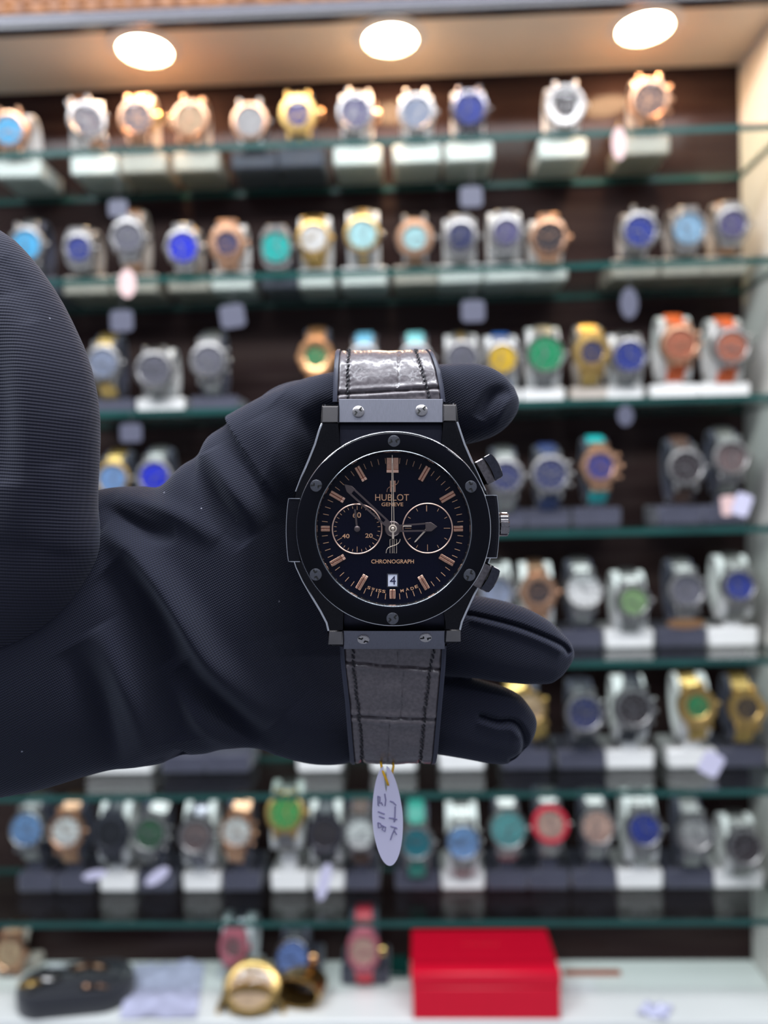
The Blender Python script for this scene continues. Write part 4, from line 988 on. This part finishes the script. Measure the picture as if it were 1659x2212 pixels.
# ------------------------------------------------------------------ the gloved arm
import numpy as np
def knit(name, base, hi, ang, per, cross=.45):
    m = bpy.data.materials.new(name); m.use_nodes = True; nt = m.node_tree; bs = nt.nodes['Principled BSDF']
    bs.inputs['Roughness'].default_value = .85; bs.inputs['Sheen Weight'].default_value = .16; bs.inputs['Sheen Roughness'].default_value = .5
    bs.inputs['Sheen Tint'].default_value = (.8, .85, 1, 1); bs.inputs['Specular IOR Level'].default_value = .25
    tc = nt.nodes.new('ShaderNodeTexCoord'); mp = nt.nodes.new('ShaderNodeMapping'); mp.inputs['Rotation'].default_value = (0, 0, ang)
    nt.links.new(tc.outputs['Object'], mp.inputs[0])
    def wv(direction, period, dist):
        w_ = nt.nodes.new('ShaderNodeTexWave'); w_.bands_direction = direction; w_.inputs['Scale'].default_value = .31416/period
        w_.inputs['Distortion'].default_value = dist; w_.inputs['Detail Scale'].default_value = .4; w_.inputs['Detail'].default_value = 1
        nt.links.new(mp.outputs[0], w_.inputs['Vector']); return w_
    a = wv('X', per, .6); b_ = wv('Y', per*.8, .6)
    ml = nt.nodes.new('ShaderNodeMath'); ml.operation = 'MULTIPLY'; ml.inputs[1].default_value = cross; nt.links.new(b_.outputs['Fac'], ml.inputs[0])
    ad = nt.nodes.new('ShaderNodeMath'); ad.operation = 'ADD'; nt.links.new(a.outputs['Fac'], ad.inputs[0]); nt.links.new(ml.outputs[0], ad.inputs[1])
    bp = nt.nodes.new('ShaderNodeBump'); bp.inputs['Strength'].default_value = .55; bp.inputs['Distance'].default_value = .00022
    nt.links.new(ad.outputs[0], bp.inputs['Height']); nt.links.new(bp.outputs[0], bs.inputs['Normal'])
    mr = nt.nodes.new('ShaderNodeMapRange'); mr.inputs[2].default_value = 1.45; nt.links.new(ad.outputs[0], mr.inputs[0])
    mx = nt.nodes.new('ShaderNodeMix'); mx.data_type = 'RGBA'; mx.inputs[6].default_value = (*base, 1); mx.inputs[7].default_value = (*hi, 1)
    nt.links.new(mr.outputs[0], mx.inputs[0])
    vo = nt.nodes.new('ShaderNodeTexVoronoi'); vo.inputs['Scale'].default_value = 230; nt.links.new(tc.outputs['Object'], vo.inputs['Vector'])
    lt = nt.nodes.new('ShaderNodeMath'); lt.operation = 'LESS_THAN'; lt.inputs[1].default_value = .055; nt.links.new(vo.outputs['Distance'], lt.inputs[0])
    sx = nt.nodes.new('ShaderNodeSeparateColor'); nt.links.new(vo.outputs['Color'], sx.inputs[0])
    gt = nt.nodes.new('ShaderNodeMath'); gt.operation = 'GREATER_THAN'; gt.inputs[1].default_value = .72; nt.links.new(sx.outputs[0], gt.inputs[0])
    mm_ = nt.nodes.new('ShaderNodeMath'); mm_.operation = 'MULTIPLY'; nt.links.new(lt.outputs[0], mm_.inputs[0]); nt.links.new(gt.outputs[0], mm_.inputs[1])
    m3 = nt.nodes.new('ShaderNodeMath'); m3.operation = 'MULTIPLY'; m3.inputs[1].default_value = .5; nt.links.new(mm_.outputs[0], m3.inputs[0])
    mx2 = nt.nodes.new('ShaderNodeMix'); mx2.data_type = 'RGBA'; mx2.inputs[7].default_value = (.35, .35, .42, 1)
    nt.links.new(m3.outputs[0], mx2.inputs[0]); nt.links.new(mx.outputs[2], mx2.inputs[6]); nt.links.new(mx2.outputs[2], bs.inputs['Base Color'])
    return m
M_glove = knit('navy_black_knit', hexc(7, 8, 18), hexc(27, 29, 48), math.radians(62), 5.2e-4)
M_sleeve = knit('navy_black_ribbed_knit', hexc(13, 13, 24), hexc(38, 38, 54), math.radians(93), 7.0e-4, .2)

def limb(mb, st, n=36, e=2.3, vert=False):
    # st: (px, py, half_width, half_depth, w_centre)
    rings = []
    pts = [P(s_[0], s_[1], s_[4]) for s_ in st]
    for i, s_ in enumerate(st):
        a_ = pts[max(0, i-1)]; c_ = pts[min(len(st)-1, i+1)]; t_ = (c_-a_); t_.z = 0; t_ = Vector((1, 0, 0)) if vert else t_.normalized()
        pn = Vector((-t_.y, t_.x, 0)); k = (D0-s_[4])/D0
        rg = []
        for j in range(n):
            q = 2*PI*j/n; cc, ss = math.cos(q), math.sin(q)
            x_ = math.copysign(abs(cc)**(2/e), cc); z_ = math.copysign(abs(ss)**(2/e), ss)
            rg.append(pts[i]+pn*(x_*s_[2]*U*k)+Vector((0, 0, z_*s_[3]*U)))
        rings.append(rg)
    mb.loft(rings)
def smooth_stations(st, m=4):
    out = []
    for i in range(len(st)-1):
        g = lambda k: np.array(st[max(0, min(len(st)-1, k))], float)
        p0, p1, p2, p3 = g(i-1), g(i), g(i+1), g(i+2)
        for j in range(m):
            f_ = j/m; out.append(tuple(.5*((2*p1)+(p2-p0)*f_+(2*p0-5*p1+4*p2-p3)*f_*f_+(3*p1-p0-3*p2+p3)*f_**3)))
    out.append(tuple(st[-1])); return out
def remeshed(mb, vox, smooth_it):
    me = bpy.data.meshes.new('tmp'); me.from_pydata([tuple(v) for v in mb.v], [], mb.f)
    import bmesh
    ob = bpy.data.objects.new('tmp', me); COL.objects.link(ob)
    r = ob.modifiers.new('r', 'REMESH'); r.mode = 'VOXEL'; r.voxel_size = vox; r.use_smooth_shade = True
    s_ = ob.modifiers.new('s', 'SMOOTH'); s_.factor = .5; s_.iterations = smooth_it
    bpy.context.view_layer.update()
    m2 = bpy.data.meshes.new_from_object(ob.evaluated_get(bpy.context.evaluated_depsgraph_get()))
    bpy.data.objects.remove(ob); bpy.data.meshes.remove(me); return m2
def getco(me):
    a = np.empty(len(me.vertices)*3, np.float32); me.vertices.foreach_get('co', a); return a.reshape(-1, 3).astype(float)
def getno(me):
    a = np.empty(len(me.vertices)*3, np.float32); me.vertices.foreach_get('normal', a); return a.reshape(-1, 3).astype(float)
def topx(co_):
    w_ = co_[:, 2]/U; s_ = (D0-w_)/D0
    return ((co_[:, 0]/U+CX-829.5)/s_+829.5, (-(co_[:, 1]/U)+CY-1106)/s_+1106)
def seg_dist(px, py, pts):
    best = np.full(len(px), 1e9); tt = np.zeros(len(px)); n_ = len(pts)-1; side = np.zeros(len(px))
    for i in range(n_):
        ax, ay = pts[i][:2]; bx, by = pts[i+1][:2]; dx, dy = bx-ax, by-ay; L = dx*dx+dy*dy
        t_ = np.clip(((px-ax)*dx+(py-ay)*dy)/L, 0, 1); d = np.hypot(px-ax-t_*dx, py-ay-t_*dy)
        k = d < best; best[k] = d[k]; tt[k] = (i+t_[k])/n_; side[k] = np.sign((px-ax)*dy-(py-ay)*dx)[k]
    return best, tt, side
def cr_line(pts, m=6): return [tuple(p) for p in smooth_stations(pts, m)]
def sculpt(me, strokes, hollow=None):
    c_ = getco(me); nrm = getno(me); px, py = topx(c_)
    face = np.clip(nrm[:, 2]*2.2, 0, 1)
    dw = np.zeros(len(c_))
    for pts, wd, amp in strokes:
        d, tt, sd_ = seg_dist(px, py, cr_line(pts))
        fade = np.sin(np.pi*np.clip(tt, 0, 1))**.8 if wd > 9 else np.clip(np.minimum(tt, 1-tt)*20, 0, 1)
        dw += amp*np.exp(-(d/wd)**2)*fade*face
    if hollow:
        poly, depth, soft = hollow
        d, tt, sd_ = seg_dist(px, py, poly+[poly[0]])
        ins = np.zeros(len(px), bool); j = len(poly)-1
        for i in range(len(poly)):
            xi, yi = poly[i]; xj, yj = poly[j]
            cnd = ((yi > py) != (yj > py)) & (px < (xj-xi)*(py-yi)/(yj-yi+1e-9)+xi); ins ^= cnd; j = i
        sgn = np.where(ins, d, -d); k = np.clip(sgn/soft*.5+.5, 0, 1); k = k*k*(3-2*k); k = k*np.clip((1600-py)/170, 0, 1); dw -= depth*k*face
    k_ = np.array([noise.noise(Vector((q[0]*75, q[1]*75, 2.0)))*2.6+noise.noise(Vector((q[0]*28+q[1]*22, q[1]*30, 7.0)))*7 for q in c_]); dw += k_*face
    c_[:, 2] += dw*U
    me.vertices.foreach_set('co', c_.astype(np.float32).ravel()); me.update()

PE = empty('person', M=FM)
tag(PE, 'person wearing a dark navy knit glove and sleeve, one hand holding up the black watch', 'person')
b = MB()
limb(b, smooth_stations([(-330, 1480, 330, 200, -230), (-160, 1455, 320, 195, -225), (-20, 1425, 300, 190, -215), (100, 1398, 302, 180, -210), (220, 1361, 304, 165, -205), (300, 1352, 302, 155, -205), (350, 1348, 298, 150, -205),
    (395, 1318, 312, 150, -210), (432, 1304, 322, 149, -216), (452, 1284, 340, 148, -220), (490, 1266, 348, 146, -228), (540, 1246, 366, 144, -240), (600, 1232, 398, 140, -262), (680, 1234, 416, 130, -290), (760, 1240, 405, 115, -320), (840, 1250, 350, 95, -335), (900, 1260, 270, 70, -340), (930, 1262, 180, 45, -340)]), n=72, e=2.15, vert=True)
limb(b, smooth_stations([(560, 1010, 130, 110, -225), (680, 940, 122, 105, -260), (800, 902, 108, 95, -275), (900, 884, 96, 88, -270), (960, 877, 88, 84, -255), (1010, 872, 86, 82, -245), (1050, 868, 78, 76, -238), (1080, 863, 63, 64, -234), (1102, 858, 42, 45, -232), (1114, 854, 20, 24, -232)]), e=2.5)
limb(b, smooth_stations([(720, 1310, 110, 90, -320), (860, 1345, 98, 88, -300), (960, 1366, 90, 84, -270), (1040, 1377, 87, 82, -250), (1100, 1389, 84, 78, -240), (1150, 1404, 75, 72, -236), (1185, 1417, 62, 62, -234), (1208, 1424, 50, 50, -232), (1223, 1430, 33, 36, -232), (1230, 1434, 14, 16, -232)]), e=2.6)
limb(b, smooth_stations([(700, 1480, 105, 90, -330), (840, 1515, 92, 88, -315), (950, 1536, 88, 84, -295), (1020, 1552, 84, 80, -280), (1075, 1566, 81, 76, -270), (1108, 1578, 72, 68, -265), (1130, 1586, 55, 54, -262), (1142, 1592, 34, 36, -260), (1148, 1595, 14, 16, -260)]), e=2.7)
# the two curled fingers behind the strap
limb(b, smooth_stations([(690, 1560, 80, 80, -345), (780, 1575, 62, 75, -380), (850, 1575, 56, 66, -400), (900, 1570, 45, 50, -410), (920, 1570, 20, 24, -412)]), e=2.4)
gm = remeshed(b, 4.6e-4, 10)
sculpt(gm, [
    ([(222, 1140), (290, 1188), (340, 1248), (400, 1335), (455, 1420), (520, 1490), (590, 1565)], 30, 62),
    ([(232, 1225), (300, 1300), (350, 1400), (378, 1500), (392, 1600)], 44, -60),
    ([(215, 1092), (265, 1125), (320, 1150), (380, 1152)], 20, -26),
    ([(250, 1068), (320, 1085), (400, 1120), (470, 1170)], 22, 18),
    ([(447, 975), (480, 1030), (520, 1085), (570, 1140)], 30, 34),
    ([(430, 985), (455, 1050), (490, 1110), (540, 1170)], 30, -34),
    ([(386, 1438), (440, 1500), (510, 1560), (600, 1622)], 30, -44),
    ([(345, 1440), (410, 1530), (480, 1585), (560, 1620)], 26, 32),
    ([(215, 1350), (262, 1440), (300, 1530), (335, 1640)], 34, 40),
    ([(150, 1400), (200, 1500), (230, 1600), (250, 1670)], 34, -36),
    ([(600, 860), (640, 900), (700, 930), (760, 940)], 30, -18),
    ([(360, 1655), (385, 1640), (392, 1622)], 14, -40),
    ([(560, 900), (610, 1000), (640, 1080)], 30, 14),
    ([(1004, 1326), (1060, 1338), (1120, 1354), (1180, 1377), (1218, 1396), (1233, 1415)], 5.5, -17),
    ([(1012, 1336), (1060, 1349), (1120, 1366), (1180, 1390), (1215, 1410)], 7, 7),
    ([(1030, 1546), (1075, 1560), (1108, 1560), (1128, 1578), (1136, 1606), (1128, 1634), (1098, 1650)], 6.5, -20),
    ([(1030, 1558), (1072, 1573), (1104, 1576), (1118, 1594)], 8, 6),
    ([(1100, 842), (1070, 850), (1052, 872), (1035, 905)], 13, -18),
    ([(1116, 850), (1090, 880), (1066, 925)], 10, 9),
], hollow=([(705, 900), (640, 1010), (592, 1130), (577, 1245), (579, 1383), (600, 1470), (632, 1530), (680, 1560), (740, 1570), (900, 1570), (900, 900)], 75, 60))
for pl_ in gm.polygons: pl_.use_smooth = True
gm.materials.clear(); gm.materials.append(M_glove)
go = bpy.data.objects.new('gloved_hand', gm); gm.name = 'gloved_hand'; COL.objects.link(go); go.parent = PE

# big sleeve of the coat, a puffed end in front of the forearm
b = MB(); rings = []
edge = [(440, -90), (470, -40), (500, 5), (520, 34), (545, 58), (580, 88), (620, 116), (660, 140), (700, 160), (750, 183), (800, 200), (850, 211), (900, 217), (950, 218), (1000, 216), (1050, 213), (1100, 213), (1150, 219), (1180, 221), (1210, 215), (1240, 203), (1270, 189), (1300, 171), (1330, 149), (1360, 120), (1385, 90), (1410, 48), (1430, 2), (1450, -60), (1465, -130)]
n = 44
for (y_, xr_) in edge:
    prog = (y_-440)/(1465-440); hd = 165*max(.12, math.sin(PI*min(1, max(0, prog))))**.3
    wc = -105
    rg = []
    xl_ = -620
    for j in range(n):
        q = 2*PI*j/n; cc, ss = math.cos(q), math.sin(q); e = 2.2
        x_ = math.copysign(abs(cc)**(2/e), cc); z_ = math.copysign(abs(ss)**(2/e), ss)
        cxm, hw = (xr_+xl_)/2, (xr_-xl_)/2
        if cc > 0: xx = xr_-230+230*x_ if hw > 230 else cxm+hw*x_
        else: xx = xr_-230+(xr_-230-xl_)*x_
        rg.append(P(xx, y_, wc+z_*hd))
    rings.append(rg)
b.loft(rings)
sm = remeshed(b, 6.5e-4, 6)
sculpt(sm, [
    ([(0, 640), (40, 760), (55, 900), (60, 1050), (50, 1180)], 60, 22),
    ([(-60, 600), (-20, 760), (0, 900), (10, 1050)], 50, -26),
    ([(120, 620), (160, 760), (175, 900)], 50, -8),
    ([(130, 1000), (150, 1100), (140, 1200)], 40, 14),
    ([(0, 560), (40, 620), (70, 700)], 22, -10),
])
for pl_ in sm.polygons: pl_.use_smooth = True
sm.materials.clear(); sm.materials.append(M_sleeve)
so = bpy.data.objects.new('sleeve', sm); sm.name = 'sleeve'; COL.objects.link(so); so.parent = PE
